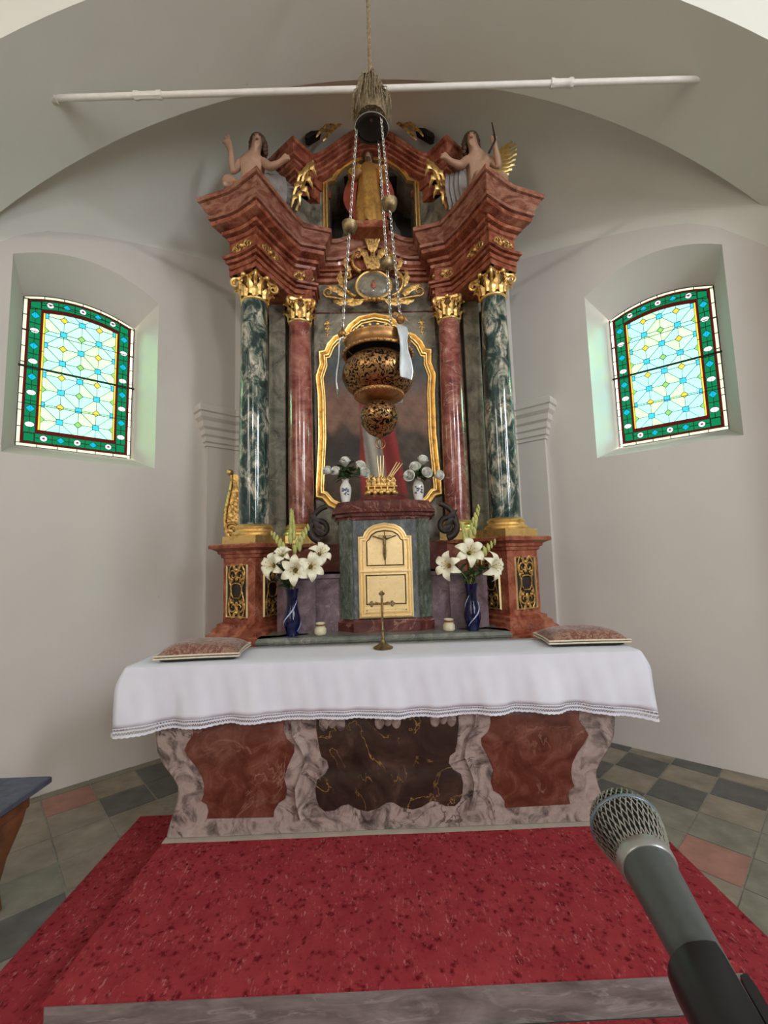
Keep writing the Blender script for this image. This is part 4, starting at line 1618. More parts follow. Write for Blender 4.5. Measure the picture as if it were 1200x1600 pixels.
def paint_col(x, z):
    """oil sketch: red mantle, pale tunic, dusky landscape, all with soft brushed edges"""
    v = (z - 1.85) / 1.75
    n = sin(x * 23 + z * 11) * 0.4 + sin(x * 47 - z * 31) * 0.3 + sin(z * 61 + x * 13) * 0.2 + sin(x * 90 + z * 75) * 0.15

    def st(a, b, t):
        t = max(0.0, min(1.0, (t - a) / (b - a)))
        return t * t * (3 - 2 * t)
    c = Vector((0.10, 0.115, 0.115)) * (0.85 + 0.25 * n)                                   # upper sky
    c = c.lerp(Vector((0.215, 0.125, 0.09)) * (0.9 + 0.2 * n), 1 - st(0.55, 0.72, v + 0.04 * n))     # glow
    hz = 0.40 + 0.05 * sin(x * 9 + 0.6) + 0.025 * sin(x * 21) + 0.012 * n
    c = c.lerp(Vector((0.085, 0.066, 0.050)) * (0.85 + 0.3 * n), 1 - st(hz - 0.02, hz + 0.03, v))    # hills
    rk = st(0.10, 0.20, -x) * st(0.20, 0.28, v) * (1 - st(0.38, 0.44, v + 0.03 * sin(x * 26)))
    c = c.lerp(Vector((0.042, 0.035, 0.032)), 0.8 * rk)                                    # dark rocks
    c = c.lerp(Vector((0.070, 0.050, 0.035)) * (0.9 + 0.25 * n), 1 - st(0.12, 0.22, v))    # ground
    cxm = -0.02 + 0.14 * (0.55 - v)
    wdt = 0.10 + 0.15 * max(0, 0.75 - v) + 0.006 * n
    m = (1 - st(wdt - 0.015, wdt + 0.015, abs(x - cxm))) * st(0.05, 0.09, v) * (1 - st(0.74, 0.82, v))
    f = 0.6 + 0.4 * sin((x - cxm) * 34 + v * 7)
    c = c.lerp(Vector((0.25, 0.032, 0.028)) * (0.5 + 0.65 * f), m)
    cxt = -0.07 + 0.19 * (0.46 - v)
    wt = 0.070 + 0.035 * (0.5 - v) + 0.004 * n
    m = (1 - st(wt - 0.012, wt + 0.012, abs(x - cxt))) * st(0.08, 0.11, v) * (1 - st(0.48, 0.54, v))
    f = 0.5 + 0.5 * sin((x - cxt) * 62 + v * 5)
    c = c.lerp(Vector((0.37, 0.34, 0.28)) * (0.5 + 0.55 * f), m)
    hd = (x / 0.085) ** 2 + ((z - 3.2) / 0.115) ** 2
    c = c.lerp(Vector((0.32, 0.20, 0.14)) * (0.9 + 0.2 * n), 1 - st(0.75, 1.1, hd))
    return c


inn = inset(outl, 0.074)
mb = MB()
NXp, NZp = 150, 250
zlo, zhi = min(p[1] for p in inn), max(p[1] for p in inn)


def half_w(z):
    """widest x of the inset outline at height z"""
    best = 0
    for i in range(len(inn)):
        a, b = inn[i - 1], inn[i]
        if (a[1] - z) * (b[1] - z) <= 0 and abs(a[1] - b[1]) > 1e-9:
            t = (z - a[1]) / (b[1] - a[1])
            best = max(best, a[0] + (b[0] - a[0]) * t)
    return best


rows = []
for j in range(NZp + 1):
    z = zlo + (zhi - zlo) * (0.002 + 0.996 * j / NZp)
    w = half_w(z) + 0.004
    rows.append([(-w + 2 * w * i / NXp, 3.732, z) for i in range(NXp + 1)])
mb.loft(rows, False, False)
canvas = mb.build('canvas', 'painting', paint, None, 0)
ca = canvas.data.color_attributes.new('paint', 'FLOAT_COLOR', 'POINT')
for i, p in enumerate(mb.v):
    c = paint_col(p[0], p[2])
    ca.data[i].color = (max(0, c[0]), max(0, c[1]), max(0, c[2]), 1)

# small gilt pendants beside the frame head, stone joint above it
for s in (-1, 1):
    m_ = MB()
    x0, z0 = s * 0.425, 3.56
    for k, (w, l) in enumerate(((0.020, 0.055), (0.017, 0.05), (0.012, 0.045))):
        for q in (-1, 0, 1):
            m_.leaf([(x0 + q * w * 1.6 * t, 3.728, z0 - k * 0.05 - l * t * (1 if q == 0 else 0.5)) for t in [i / 6 for i in range(7)]], w * 0.75, (0, -1, 0), 2)
        m_.ball((x0, 3.725, z0 - k * 0.05), 0.010, 8, 5)
    m_.build('gilt_pendant', 'gold_carved', ret, None, 60)
mb = MB()
mb.box(-0.545, 0.545, 3.728, 3.74, 3.640, 3.652)
mb.build('stone_joint', 'dark_red_marble', ret)

# --- cartouche over the painting
car_y = 3.66
mb = MB()
oval = [(0.152 * cos(t), 0.118 * sin(t) + (0.02 * sin(t) if sin(t) > 0 else 0)) for t in [2 * pi * k / 32 for k in range(32)]]
mb.loft([[(x * f, car_y - d, 3.845 + z * f) for x, z in oval] for f, d in ((1.0, -0.08), (1.0, 0.0), (0.85, 0.018), (0.5, 0.03), (0.05, 0.034))], True, True)
cart = mb.build('cartouche', 'grey_green_marble', ret, None, 50)
mb = MB()
mb.tube([(x * 1.02, car_y - 0.006, 3.845 + z * 1.02) for x, z in oval], 0.013, 8, True)
mb.build('cartouche_rim', 'gold', cart)
mb = MB()
mb.ball((0.0, car_y - 0.034, 3.835), 0.026, 12, 8, (1, 0.4, 1.15))
mb.leaf([(0, car_y - 0.036, 3.85 + 0.035 * t) for t in [k / 6 for k in range(7)]], 0.022, (0, -1, 0), 2)
mb.build('heart_emblem', 'red_marble', cart)
mb = MB()
N_ = (0, -1, 0)
Y_ = car_y - 0.03
for q in (-1, 1):
    # lower scroll running out to the side
    A = bez((0.0, 3.715), (0.14, 3.67), (0.28, 3.72), (0.40, 3.735), 14)
    mb.tube([(q * x, Y_, z) for x, z in A], [0.016 - 0.006 * i / 14 for i in range(15)], 6)
    sp = spiral((0.40, 3.775), 0.045, 0.010, -pi / 2, 1.25, 24)
    mb.tube([(q * x, Y_, z) for x, z in sp], [0.012 - 0.004 * i / 24 for i in range(25)], 6)
    mb.leaf([(q * x, Y_ - 0.006, z) for x, z in bez((0.18, 3.71), (0.26, 3.66), (0.34, 3.68), (0.36, 3.70), 10)], 0.036, N_, 3)
    mb.leaf([(q * x, Y_ - 0.006, z) for x, z in bez((0.10, 3.70), (0.16, 3.65), (0.22, 3.66), (0.27, 3.68), 10)], 0.032, N_, 3)
    mb.leaf([(q * x, Y_ - 0.006, z) for x, z in bez((0.26, 3.74), (0.32, 3.80), (0.38, 3.84), (0.42, 3.83), 10)], 0.038, N_, 3)
    # side C scroll hugging the oval
    B = bez((0.16, 3.73), (0.30, 3.78), (0.27, 3.93), (0.20, 3.955), 14)
    mb.tube([(q * x, Y_ - 0.005, z) for x, z in B], 0.019, 6)
    sp = spiral((0.225, 3.925), 0.032, 0.008, pi / 2, 1.2, 20)
    mb.tube([(q * x, Y_ - 0.005, z) for x, z in sp], 0.010, 6)
    mb.leaf([(q * x, Y_ - 0.01, z) for x, z in bez((0.25, 3.82), (0.31, 3.87), (0.30, 3.94), (0.285, 3.99), 10)], 0.036, N_, 3)
    # tall C scrolls of the crest
    B = bez((0.035, 3.98), (0.05, 4.13), (0.10, 4.18), (0.15, 4.17), 14)
    mb.leaf([(q * x, Y_ - 0.02, z) for x, z in B], 0.042, N_, 3)
    B = bez((0.11, 3.97), (0.19, 4.0), (0.20, 4.10), (0.16, 4.14), 14)
    mb.tube([(q * x, Y_, z) for x, z in B], 0.018, 6)
    sp = spiral((0.135, 4.12), 0.035, 0.008, 0.3, 1.2, 20)
    mb.tube([(q * x, Y_, z) for x, z in sp], 0.010, 6)
    mb.leaf([(q * x, Y_, z) for x, z in bez((0.20, 3.98), (0.25, 4.02), (0.26, 4.08), (0.24, 4.13), 10)], 0.030, N_, 3)
for a in (-0.5, -0.25, 0, 0.25, 0.5):
    mb.leaf([(sin(a) * 0.15 * t, Y_ - 0.04 - 0.02 * t, 4.12 + cos(a) * 0.17 * t) for t in [k / 8 for k in range(9)]], 0.026, N_, 2)
mb.leaf([(0, Y_ - 0.02, 3.97 + 0.20 * t) for t in [k / 10 for k in range(11)]], 0.05, N_, 3)
for q in (-0.04, 0, 0.04):
    mb.ball((q, Y_ - 0.01, 3.705), 0.022, 8, 6)
mb.build('cartouche_scrollwork', 'gold_carved', cart, None, 60)

# carved gilt ear beside the left pedestal
mb = MB()
A = bez((-1.165, 1.58), (-1.37, 1.72), (-1.17, 2.02), (-1.215, 2.16), 18)
mb.tube([(x, 3.55, z) for x, z in A], [0.022 - 0.010 * i / 18 for i in range(19)], 8)
mb.ball((-1.222, 3.55, 2.17), 0.028, 10, 6)
poly = [(x, z) for x, z in A] + [(-1.12, 2.14), (-1.12, 1.58)]
mb.slab(poly, 3.55, 3.58)
for k in range(5):
    z = 1.64 + 0.1 * k
    mb.leaf([(-1.14 - 0.12 * t * (1 - k / 8), 3.54, z + 0.07 * t) for t in [i / 8 for i in range(9)]], 0.026, (0, -1, 0), 3)
sp = spiral((-1.21, 1.70), 0.06, 0.01, 0, 1.4, 24)
mb.tube([(x, 3.54, z) for x, z in sp], 0.010, 6)
mb.build('carved_ear', 'gold_carved', ret, None, 60)
for q in (0, 1):
    pass

# ================================================================== ATTIC OF THE RETABLE
AZ = 4.235
u2, v2 = radians(140), radians(50)
U2, V2 = (cos(u2), sin(u2)), (cos(v2), sin(v2))
FC = (-0.655, 3.47)
aL = [(FC[0] + 0.05 * U2[0] + 0.34 * V2[0], FC[1] + 0.05 * U2[1] + 0.34 * V2[1], 0), (FC[0] + 0.05 * U2[0], FC[1] + 0.05 * U2[1], 0), (FC[0], FC[1], 0), (FC[0] + 0.138 * V2[0], FC[1] + 0.138 * V2[1], 0)]
yc_ = aL[-1][1]


def attic_hump(x):
    w = 0.50
    return 0.27 * (0.5 * (1 + cos(pi * x / w))) ** 0.75 if abs(x) < w else 0.0


APROF = [(0, 0), (0.018, 0.006), (0.022, 0.026), (0.012, 0.028), (0.012, 0.034), (0.044, 0.038), (0.048, 0.058), (0.036, 0.060), (0.036, 0.068), (0.075, 0.080), (0.08, 0.10), (0.066, 0.103), (0.066, 0.110), (0.100, 0.116), (0.104, 0.136), (0.128, 0.172), (0.118, 0.178), (0.142, 0.188), (0.145, 0.212), (0.138, 0.22), (-0.14, 0.22), (-0.14, 0)]
for s in (-1, 1):
    m_ = MB()
    m_.sweep(z_shift(APROF, 4.71), aL)
    if s > 0:
        m_.v = [(-p[0], p[1], p[2]) for p in m_.v]
    m_.build('attic_cornice', 'red_marble', ret)
    m_ = MB()
    m_.sweep(z_shift([(0, 0), (0, 0.12), (-0.12, 0.12), (-0.12, 0)], 4.595), aL[:3])
    if s > 0:
        m_.v = [(-p[0], p[1], p[2]) for p in m_.v]
    m_.build('attic_frieze', 'red_marble', ret)
# arched cornice over the niche
amid = [(x, yc_ - 0.035, attic_hump(x)) for x in [-0.575 + 1.15 * k / 36 for k in range(37)]]
mb = MB()
mb.sweep(z_shift([(0, 0.065), (0.014, 0.07), (0.017, 0.088), (0.008, 0.091), (0.008, 0.096), (0.036, 0.100), (0.040, 0.120), (0.028, 0.122), (0.028, 0.129), (0.060, 0.138), (0.064, 0.156), (0.052, 0.158), (0.052, 0.165), (0.080, 0.172), (0.084, 0.185), (0.098, 0.192), (0.102, 0.212), (0.096, 0.22), (-0.16, 0.22), (-0.16, 0.065)], 4.71), amid)
mb.build('arched_cornice', 'red_marble', ret)
# attic wall around the niche
NI = [(0.385, 4.235), (0.385, 4.775), (0.318, 4.79), (0.30, 4.83), (0.25, 4.895), (0.17, 4.95), (0.09, 4.98), (0.0, 4.99)]
inner_n = NI + [(-x, z) for x, z in NI[-2::-1]]
outer_n = []
for x, z in inner_n:
    t = (z - 4.235) / 0.755
    k = 1.0
    if z > 4.78:
        xo = x * 1.6
        outer_n.append((xo, 4.80 + attic_hump(xo)))
    else:
        outer_n.append((0.57 if x > 0 else -0.57, z))
mb = MB()
yA0, yA1 = yc_ + 0.02, 4.02
r_of = [(x, yA0, z) for x, z in outer_n]
r_if = [(x, yA0, z) for x, z in inner_n]
r_ib = [(x, yA1, z) for x, z in inner_n]
r_ob = [(x, yA1, z) for x, z in outer_n]
mb.loft([r_ob, r_of, r_if, r_ib], False, False)
mb.build('attic_wall', 'grey_green_marble', ret)
mb = MB()
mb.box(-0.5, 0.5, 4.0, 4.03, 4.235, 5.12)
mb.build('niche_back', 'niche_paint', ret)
for s in (-1, 1):       # dark figures painted in the niche shadow: narrow side panels
    m_ = MB()
    m_.leaf([(s * (0.30 - 0.08 * t), 3.97, 4.30 + 0.42 * t) for t in [k / 8 for k in range(9)]], 0.07, (0, -1, 0), 2)
    m_.build('niche_ornament', 'robe_grey', ret, None, 60)
mb = MB()
ring_ = inset(inner_n + [(0.0, 4.20)], -0.0)
for d0, d1, dy in ((-0.05, -0.028, 0.022), (-0.022, 0.004, 0.03)):
    A_ = [(x, z) for x, z in inner_n]
    nrm_ = []
    rings = []
    for off, k in ((d0, 0.0), (d0 * 0.65 + d1 * 0.35, dy), (d0 * 0.35 + d1 * 0.65, dy), (d1, 0.0)):
        rr_ = []
        for i, (x, z) in enumerate(A_):
            a = A_[max(0, i - 1)]
            b = A_[min(len(A_) - 1, i + 1)]
            tx, tz = b[0] - a[0], b[1] - a[1]
            l = sqrt(tx * tx + tz * tz)
            nx, nz = tz / l, -tx / l       # outward for this winding
            rr_.append((x - nx * off, yA0 - 0.002 - k, z - nz * off))
        rings.append(rr_)
    mb.loft(rings, False, False)
mb.build('niche_frame', 'gold', ret, None, 40)
# attic pilasters below the spikes, with volutes
for s in (-1, 1):
    m_ = MB()
    quad = [FC, (FC[0] + 0.07 * U2[0], FC[1] + 0.07 * U2[1]), (FC[0] + 0.07 * U2[0] + 0.32 * V2[0], FC[1] + 0.07 * U2[1] + 0.32 * V2[1]), (FC[0] + 0.32 * V2[0], FC[1] + 0.32 * V2[1])]
    quad = [(-s * p[0], p[1]) for p in quad]
    m_.prism(quad, lambda p: (p[0], p[1], 4.235), lambda p: (p[0], p[1], 4.60))
    m_.build('attic_pilaster', 'grey_green_marble', ret)
    m_ = MB()
    # gilt acanthus spray beside the niche
    for k, (x0, z0, x1, z1) in enumerate(((0.50, 4.80, 0.60, 4.56), (0.53, 4.74, 0.46, 4.66), (0.55, 4.70, 0.63, 4.58), (0.56, 4.64, 0.49, 4.54), (0.58, 4.60, 0.66, 4.46), (0.59, 4.54, 0.52, 4.44), (0.60, 4.50, 0.60, 4.38), (0.61, 4.46, 0.67, 4.36))):
        m_.leaf([(s * (x0 + (x1 - x0) * t), 3.39 - 0.03 * sin(pi * t) - 0.004 * k, z0 + (z1 - z0) * t + 0.02 * sin(pi * t)) for t in [i / 10 for i in range(11)]], 0.036, (0.2 * s, -1, 0), 3, 0.006, 0.5)
    m_.tube([(s * x, 3.40, z) for x, z in bez((0.64, 4.36), (0.60, 4.50), (0.57, 4.65), (0.49, 4.82), 12)], 0.012, 6)
    m_.build('acanthus_spray', 'gold', ret, None, 60)
    # gilt scroll bracket outside the pilaster
    m_ = MB()
    A = bez((0.79, 4.24), (0.70, 4.32), (0.84, 4.48), (0.74, 4.60), 16)
    m_.tube([(s * x, 3.40, z) for x, z in A], [0.03] * 17, 8)
    sp = spiral((0.755, 4.30), 0.05, 0.01, 0, 1.4, 22)
    m_.tube([(s * x, 3.385, z) for x, z in sp], 0.012, 6)
    for k in range(3):
        m_.leaf([(s * (0.75 + 0.03 * sin(3 * t)), 3.375, 4.34 + 0.08 * k + 0.1 * t) for t in [i / 8 for i in range(9)]], 0.032, (0, -1, 0), 3)
    m_.build('scroll_bracket', 'gold_carved', ret, None, 60)
    # crest on the top: gilt leaves and a dark strut
    m_ = MB()
    for k in range(6):
        x0 = 0.10 + 0.05 * k
        zz = 5.315 - 0.028 * k - 0.004 * k * k
        m_.leaf([(s * (x0 + 0.11 * t), 3.42 - 0.006 * k, zz + 0.05 * sin(pi * t) - 0.045 * t) for t in [i / 8 for i in range(9)]], 0.040, (0, -1, 0.3), 3, 0.006, 0.45)
        m_.leaf([(s * (x0 + 0.05 * t), 3.415 - 0.006 * k, zz - 0.01 - 0.075 * t) for t in [i / 8 for i in range(9)]], 0.030, (0, -1, 0.3), 3, 0.006, 0.45)
    m_.tube([(s * x, 3.44, z) for x, z in bez((0.06, 5.24), (0.16, 5.33), (0.28, 5.28), (0.40, 5.17), 12)], 0.022, 6)
    m_.build('crest_foliage', 'gold_carved', ret, None, 60)
    m_ = MB()
    m_.prism([(0.33, 5.20), (0.535, 5.065), (0.565, 5.075), (0.555, 5.105), (0.35, 5.245)], lambda p: (s * p[0], 3.43, p[1]), lambda p: (s * p[0], 3.50, p[1]))
    m_.build('crest_strut', 'dark_wood', ret)
    m_ = MB()
    m_.box(*sorted((s * 0.16, s * 0.20)), 3.50, 3.95, 5.05, 5.25)
    m_.build('crest_support', 'dark_wood', ret)
mb = MB()
mb.box(-0.62, 0.62, 3.64, 4.02, 4.90, 4.93)
mb.build('attic_roof', 'dark_wood', ret)

# ================================================================== FIGURES
def skin_body(name, joints, edges, mat, parent, sub=2):
    """one continuous body: a joint skeleton grown into a surface"""
    me = bpy.data.meshes.new(name)
    names = list(joints)
    org = ORG[parent.name]
    me.from_pydata([tuple(Vector(joints[k][0]) - org) for k in names], [(names.index(a), names.index(b)) for a, b in edges], [])
    o = bpy.data.objects.new(name, me)
    COL.objects.link(o)
    o.parent = parent
    ORG[o.name] = org
    sk = o.modifiers.new('skin', 'SKIN')
    sk.use_smooth_shade = True
    lay = me.skin_vertices[0].data
    for i, k in enumerate(names):
        r = joints[k][1]
        lay[i].radius = r if isinstance(r, tuple) else (r, r)
        lay[i].use_root = (k == 'pelvis')
    ss = o.modifiers.new('smooth', 'SUBSURF')
    ss.levels = sub
    ss.render_levels = sub
    me.materials.append(MATS[mat])
    return o


def drape(mb, rows, seg=28, folds=9, amp=0.10, ph=0.0):
    """robe: stacked elliptic rings (x, y, z, rx, ry, fold amount) with pleats"""
    rings = []
    for (x, y, z, rx, ry, fa) in rows:
        ring = []
        for i in range(seg):
            a = 2 * pi * i / seg
            f = 1 + amp * fa * (sin(folds * a + ph + z * 6) * 0.6 + sin((folds + 4) * a + 1.3) * 0.4)
            ring.append((x + rx * f * cos(a), y + ry * f * sin(a), z))
        rings.append(ring)
    mb.loft(rings, True, True)


# --- saint in the attic niche
sx_, sy_, sz_ = -0.02, 3.53, 4.30
saint = thing('saint_statue', 'gilt robed saint statue holding a staff in the top niche', 'statue', (sx_, sy_, sz_))


def S(x, y, z):
    return (sx_ + x, sy_ + y, sz_ + z)


J = {'pelvis': (S(0, 0, 0.36), 0.06), 'chest': (S(0, 0, 0.53), (0.075, 0.055)), 'neck': (S(0, 0, 0.605), 0.026), 'head': (S(0.0, -0.008, 0.665), (0.043, 0.048)), 'crown': (S(0, 0.0, 0.705), 0.036), 'nose': (S(0.0, -0.06, 0.662), 0.008),
     'lsh': (S(-0.085, 0, 0.565), 0.034), 'lel': (S(-0.135, -0.02, 0.45), 0.028), 'lwr': (S(-0.09, -0.09, 0.44), 0.018), 'lha': (S(-0.06, -0.11, 0.455), 0.014),
     'rsh': (S(0.085, 0, 0.565), 0.034), 'rel': (S(0.14, -0.015, 0.47), 0.028), 'rwr': (S(0.155, -0.07, 0.55), 0.018), 'rha': (S(0.16, -0.085, 0.585), 0.015),
     'lk': (S(-0.04, -0.02, 0.20), 0.035), 'lf': (S(-0.045, -0.03, 0.03), 0.025), 'rk': (S(0.045, -0.03, 0.20), 0.035), 'rf': (S(0.05, -0.03, 0.03), 0.025)}
ED = [('pelvis', 'chest'), ('chest', 'neck'), ('neck', 'head'), ('head', 'crown'), ('head', 'nose'), ('chest', 'lsh'), ('lsh', 'lel'), ('lel', 'lwr'), ('lwr', 'lha'), ('chest', 'rsh'), ('rsh', 'rel'), ('rel', 'rwr'), ('rwr', 'rha'), ('pelvis', 'lk'), ('lk', 'lf'), ('pelvis', 'rk'), ('rk', 'rf')]
skin_body('body', J, ED, 'statue_skin', saint)
mb = MB()
drape(mb, [(sx_, sy_, sz_ + z, rx, ry, f) for z, rx, ry, f in ((0.0, 0.135, 0.10, 1.2), (0.08, 0.13, 0.10, 1.2), (0.2, 0.118, 0.092, 1.0), (0.32, 0.102, 0.085, 0.8), (0.42, 0.095, 0.08, 0.5), (0.5, 0.098, 0.075, 0.4), (0.56, 0.085, 0.062, 0.2), (0.60, 0.05, 0.045, 0.0))], 36, 10, 0.13)
for q in (-1, 1):
    mb.tube([S(q * 0.08, 0, 0.57), S(q * 0.14, -0.018, 0.46), S(q * 0.125, -0.07, 0.47 if q < 0 else 0.53)], [0.045, 0.044, 0.05], 10)
mb.build('robe', 'gold_robe', saint, None, 70)
mb = MB()
for q in (-1, 1):
    mb.leaf([S(q * (0.11 + 0.06 * sin(pi * t)), 0.03 - 0.05 * t, 0.56 - 0.50 * t) for t in [k / 12 for k in range(13)]], 0.07, (q * 0.6, -1, 0), 1, 0.012, 0.1, 0.5, 0.15)
mb.build('cloak', 'robe_red', saint, None, 70)
mb = MB()
mb.ball(S(0, 0.012, 0.685), 0.052, 12, 8, (0.95, 1.0, 0.95))
mb.ball(S(0, -0.035, 0.618), 0.026, 10, 6, (0.9, 0.8, 1.5))
mb.build('hair', 'hair_brown', saint, None, 70)
stf = MB()
stf.tube([(sx_ + 0.165, sy_ - 0.105, 4.31), (sx_ + 0.16, sy_ - 0.09, 5.0)], 0.007, 6)
stf.tube([(sx_ + 0.16 + 0.028 * cos(a), sy_ - 0.09, 5.0 + 0.03 * sin(a) + 0.01) for a in [pi - k * pi * 1.4 / 12 for k in range(13)]], 0.006, 6)
stf.build('staff', 'robe_red', saint)
mb = MB()
mb.bbox(sx_ - 0.16, sx_ + 0.16, sy_ - 0.10, sy_ + 0.12, 4.236, 4.30, 0.006)
mb.build('plinth', 'red_marble', saint)


# --- angels seated on the outer cornices
def angel(s, label):
    dx = 0.0 if s < 0 else -0.085
    bx, by, bz = s * (0.98 + dx), 3.28, 4.236
    root = thing('angel_statue', label, 'statue', (bx, by, bz), 'angels seated on the cornice')

    def A(x, y, z):
        return (s * (x + dx), y, z)      # x runs outward from the altar axis
    if s < 0:
        out_arm = {'oel': (A(1.105, 3.19, 4.52), 0.033), 'owr': (A(1.105, 3.165, 4.67), 0.022), 'oha': (A(1.125, 3.16, 4.735), (0.030, 0.014)), 'of1': (A(1.175, 3.155, 4.755), 0.010), 'of2': (A(1.155, 3.155, 4.805), 0.010), 'of3': (A(1.125, 3.155, 4.815), 0.010)}
    else:
        out_arm = {'oel': (A(1.125, 3.20, 4.55), 0.033), 'owr': (A(1.085, 3.15, 4.66), 0.022), 'oha': (A(1.065, 3.14, 4.715), (0.028, 0.014)), 'of1': (A(1.045, 3.13, 4.76), 0.010), 'of2': (A(1.07, 3.13, 4.775), 0.010), 'of3': (A(1.095, 3.13, 4.76), 0.010)}
    J = {'pelvis': (A(0.985, 3.30, 4.335), 0.090), 'belly': (A(0.98, 3.27, 4.46), (0.080, 0.070)), 'chest': (A(0.965, 3.24, 4.60), (0.098, 0.075)), 'neck': (A(0.935, 3.225, 4.715), 0.034),
         'head': (A(0.910, 3.208, 4.795), (0.054, 0.060)), 'crown': (A(0.907, 3.225, 4.848), 0.046), 'nose': (A(0.893, 3.140, 4.795), 0.011), 'chin': (A(0.900, 3.165, 4.752), 0.022),
         'osh': (A(1.055, 3.24, 4.655), 0.040), 'ish': (A(0.870, 3.235, 4.65), 0.042), 'iel': (A(0.80, 3.18, 4.55), 0.034), 'iwr': (A(0.725, 3.15, 4.555), 0.023), 'iha': (A(0.680, 3.14, 4.58), (0.028, 0.014)),
         'if1': (A(0.640, 3.135, 4.605), 0.010), 'if2': (A(0.632, 3.135, 4.58), 0.010), 'if3': (A(0.668, 3.135, 4.625), 0.010),
         'ohip': (A(1.035, 3.27, 4.32), 0.076), 'okn': (A(1.105, 3.09, 4.365), 0.058), 'oan': (A(1.10, 3.06, 4.268), 0.032), 'oft': (A(1.10, 3.01, 4.262), 0.024),
         'ihip': (A(0.93, 3.27, 4.32), 0.076), 'ikn': (A(0.93, 3.07, 4.375), 0.058), 'ian': (A(0.91, 3.05, 4.268), 0.032), 'ift': (A(0.905, 3.0, 4.262), 0.024)}
    J.update(out_arm)
    ED = [('pelvis', 'belly'), ('belly', 'chest'), ('chest', 'neck'), ('neck', 'head'), ('head', 'crown'), ('head', 'nose'), ('head', 'chin'), ('chest', 'osh'), ('osh', 'oel'), ('oel', 'owr'), ('owr', 'oha'), ('oha', 'of1'), ('oha', 'of2'), ('oha', 'of3'),
          ('chest', 'ish'), ('ish', 'iel'), ('iel', 'iwr'), ('iwr', 'iha'), ('iha', 'if1'), ('iha', 'if2'), ('iha', 'if3'), ('pelvis', 'ohip'), ('ohip', 'okn'), ('okn', 'oan'), ('oan', 'oft'), ('pelvis', 'ihip'), ('ihip', 'ikn'), ('ikn', 'ian'), ('ian', 'ift')]
    skin_body('body', J, ED, 'angel_skin', root)
    h = A(0.912, 3.232, 4.825)
    mb = MB()
    mb.ball(h, 0.068, 14, 9, (1.0, 0.95, 0.95))
    for k in range(11):
        a = -0.35 + (pi + 0.7) * k / 10
        for q in range(3):
            mb.ball((h[0] + 0.060 * cos(a), h[1] + 0.045 * sin(a) + 0.01, h[2] - 0.01 - 0.032 * q - 0.012 * (k % 2)), 0.020, 8, 5)
    mb.build('hair', 'hair_brown', root, None, 70)
    for q in (-1, 1):
        mb = MB()
        mb.ball(A(0.899 + q * 0.021, 3.153, 4.808), 0.0075, 8, 5, (1.3, 0.7, 0.8))
        mb.build('eye', 'hair_brown', root, None, 70)
    mb = MB()
    mb.ball(A(0.896, 3.147, 4.768), 0.009, 8, 5, (1.6, 0.6, 0.55))
    mb.build('mouth', 'robe_red', root, None, 70)
    mb = MB()
    cx0 = A(0.985, 0, 0)[0]
    drape(mb, [(cx0, 3.24, 4.24, 0.15, 0.17, 1), (cx0, 3.22, 4.33, 0.15, 0.17, 1), (cx0, 3.26, 4.41, 0.125, 0.12, 0.8), (cx0, 3.28, 4.455, 0.10, 0.09, 0.3)], 28, 8, 0.09)
    mb.build('loincloth', 'gold_robe', root, None, 70)
    mb = MB()
    for k in range(4):
        mb.leaf([A(0.83 - 0.035 * k, 3.24 + 0.01 * k, 4.55 - 0.31 * t) for t in [i / 10 for i in range(11)]], 0.040, (0.4, -1, 0), 1, 0.01, 0.1, 0.5, 0.3)
    mb.build('drapery', 'robe_grey', root, None, 70)
    # wings: feathers fanned from the shoulder blade
    wing = MB()
    if s > 0:
        for k in range(8):
            a = radians(16 + 4.5 * k)
            L_ = (0.20, 0.235, 0.265, 0.29, 0.315, 0.335, 0.35, 0.33)[k]
            wing.leaf([A(1.05 + 0.004 * k + L_ * cos(a) * t, 3.33 + 0.006 * k, 4.56 + 0.022 * k + L_ * sin(a) * t + 0.02 * sin(pi * t)) for t in [i / 10 for i in range(11)]], 0.030, (0, -1, 0), 4, 0.008, 0.15, 0.4)
        wing.build('wing', 'gold', root, None, 60)
        st = MB()
        st.tube([A(1.02, 3.12, 4.60), A(1.075, 3.115, 4.71), A(1.055, 3.115, 4.86)], [0.009, 0.008, 0.004], 6)
        st.build('arrow', 'dark_wood', root)
    else:
        for k in range(6):
            a = radians(-78 + 15 * k)
            wing.leaf([A(0.84 - 0.24 * cos(a) * t, 3.36 + 0.01 * k, 4.58 + 0.24 * sin(a) * t) for t in [i / 10 for i in range(11)]], 0.034, (0, -1, 0), 5, 0.008, 0.15, 0.4)
        wing.build('wing', 'robe_grey', root, None, 60)
    return root


angel(-1, 'nude angel statue with raised hand on the left cornice of the altar')
angel(1, 'angel statue with spread gilt wing on the right cornice of the altar')
# little carved finial on the right-hand cornice
mb = MB()
mb.tube([(1.22 + 0.025 * cos(a), 3.20, 4.28 + 0.03 * sin(a)) for a in [k * 1.5 * pi / 10 for k in range(11)]], 0.012, 6)
mb.tube([(1.245, 3.20, 4.236), (1.245, 3.20, 4.28)], 0.012, 6)
tag(mb.build('carved_finial', 'angel_skin', None, (1.22, 3.20, 4.236)), 'small curled carved finial on the right cornice end', 'ornament')

# ================================================================== TABERNACLE
TX = 0.022
tab = thing('tabernacle', 'grey marble tabernacle with gilt arched door on the altar shelf', 'tabernacle', (TX, 3.1, 0.946))


def tpath(h):
    return [(TX - 0.355 + h, 3.40, 0), (TX - 0.315, 3.085, 0), (TX - 0.215, 3.0, 0), (TX + 0.215, 3.0, 0), (TX + 0.315, 3.085, 0), (TX + 0.355 - h, 3.40, 0)]


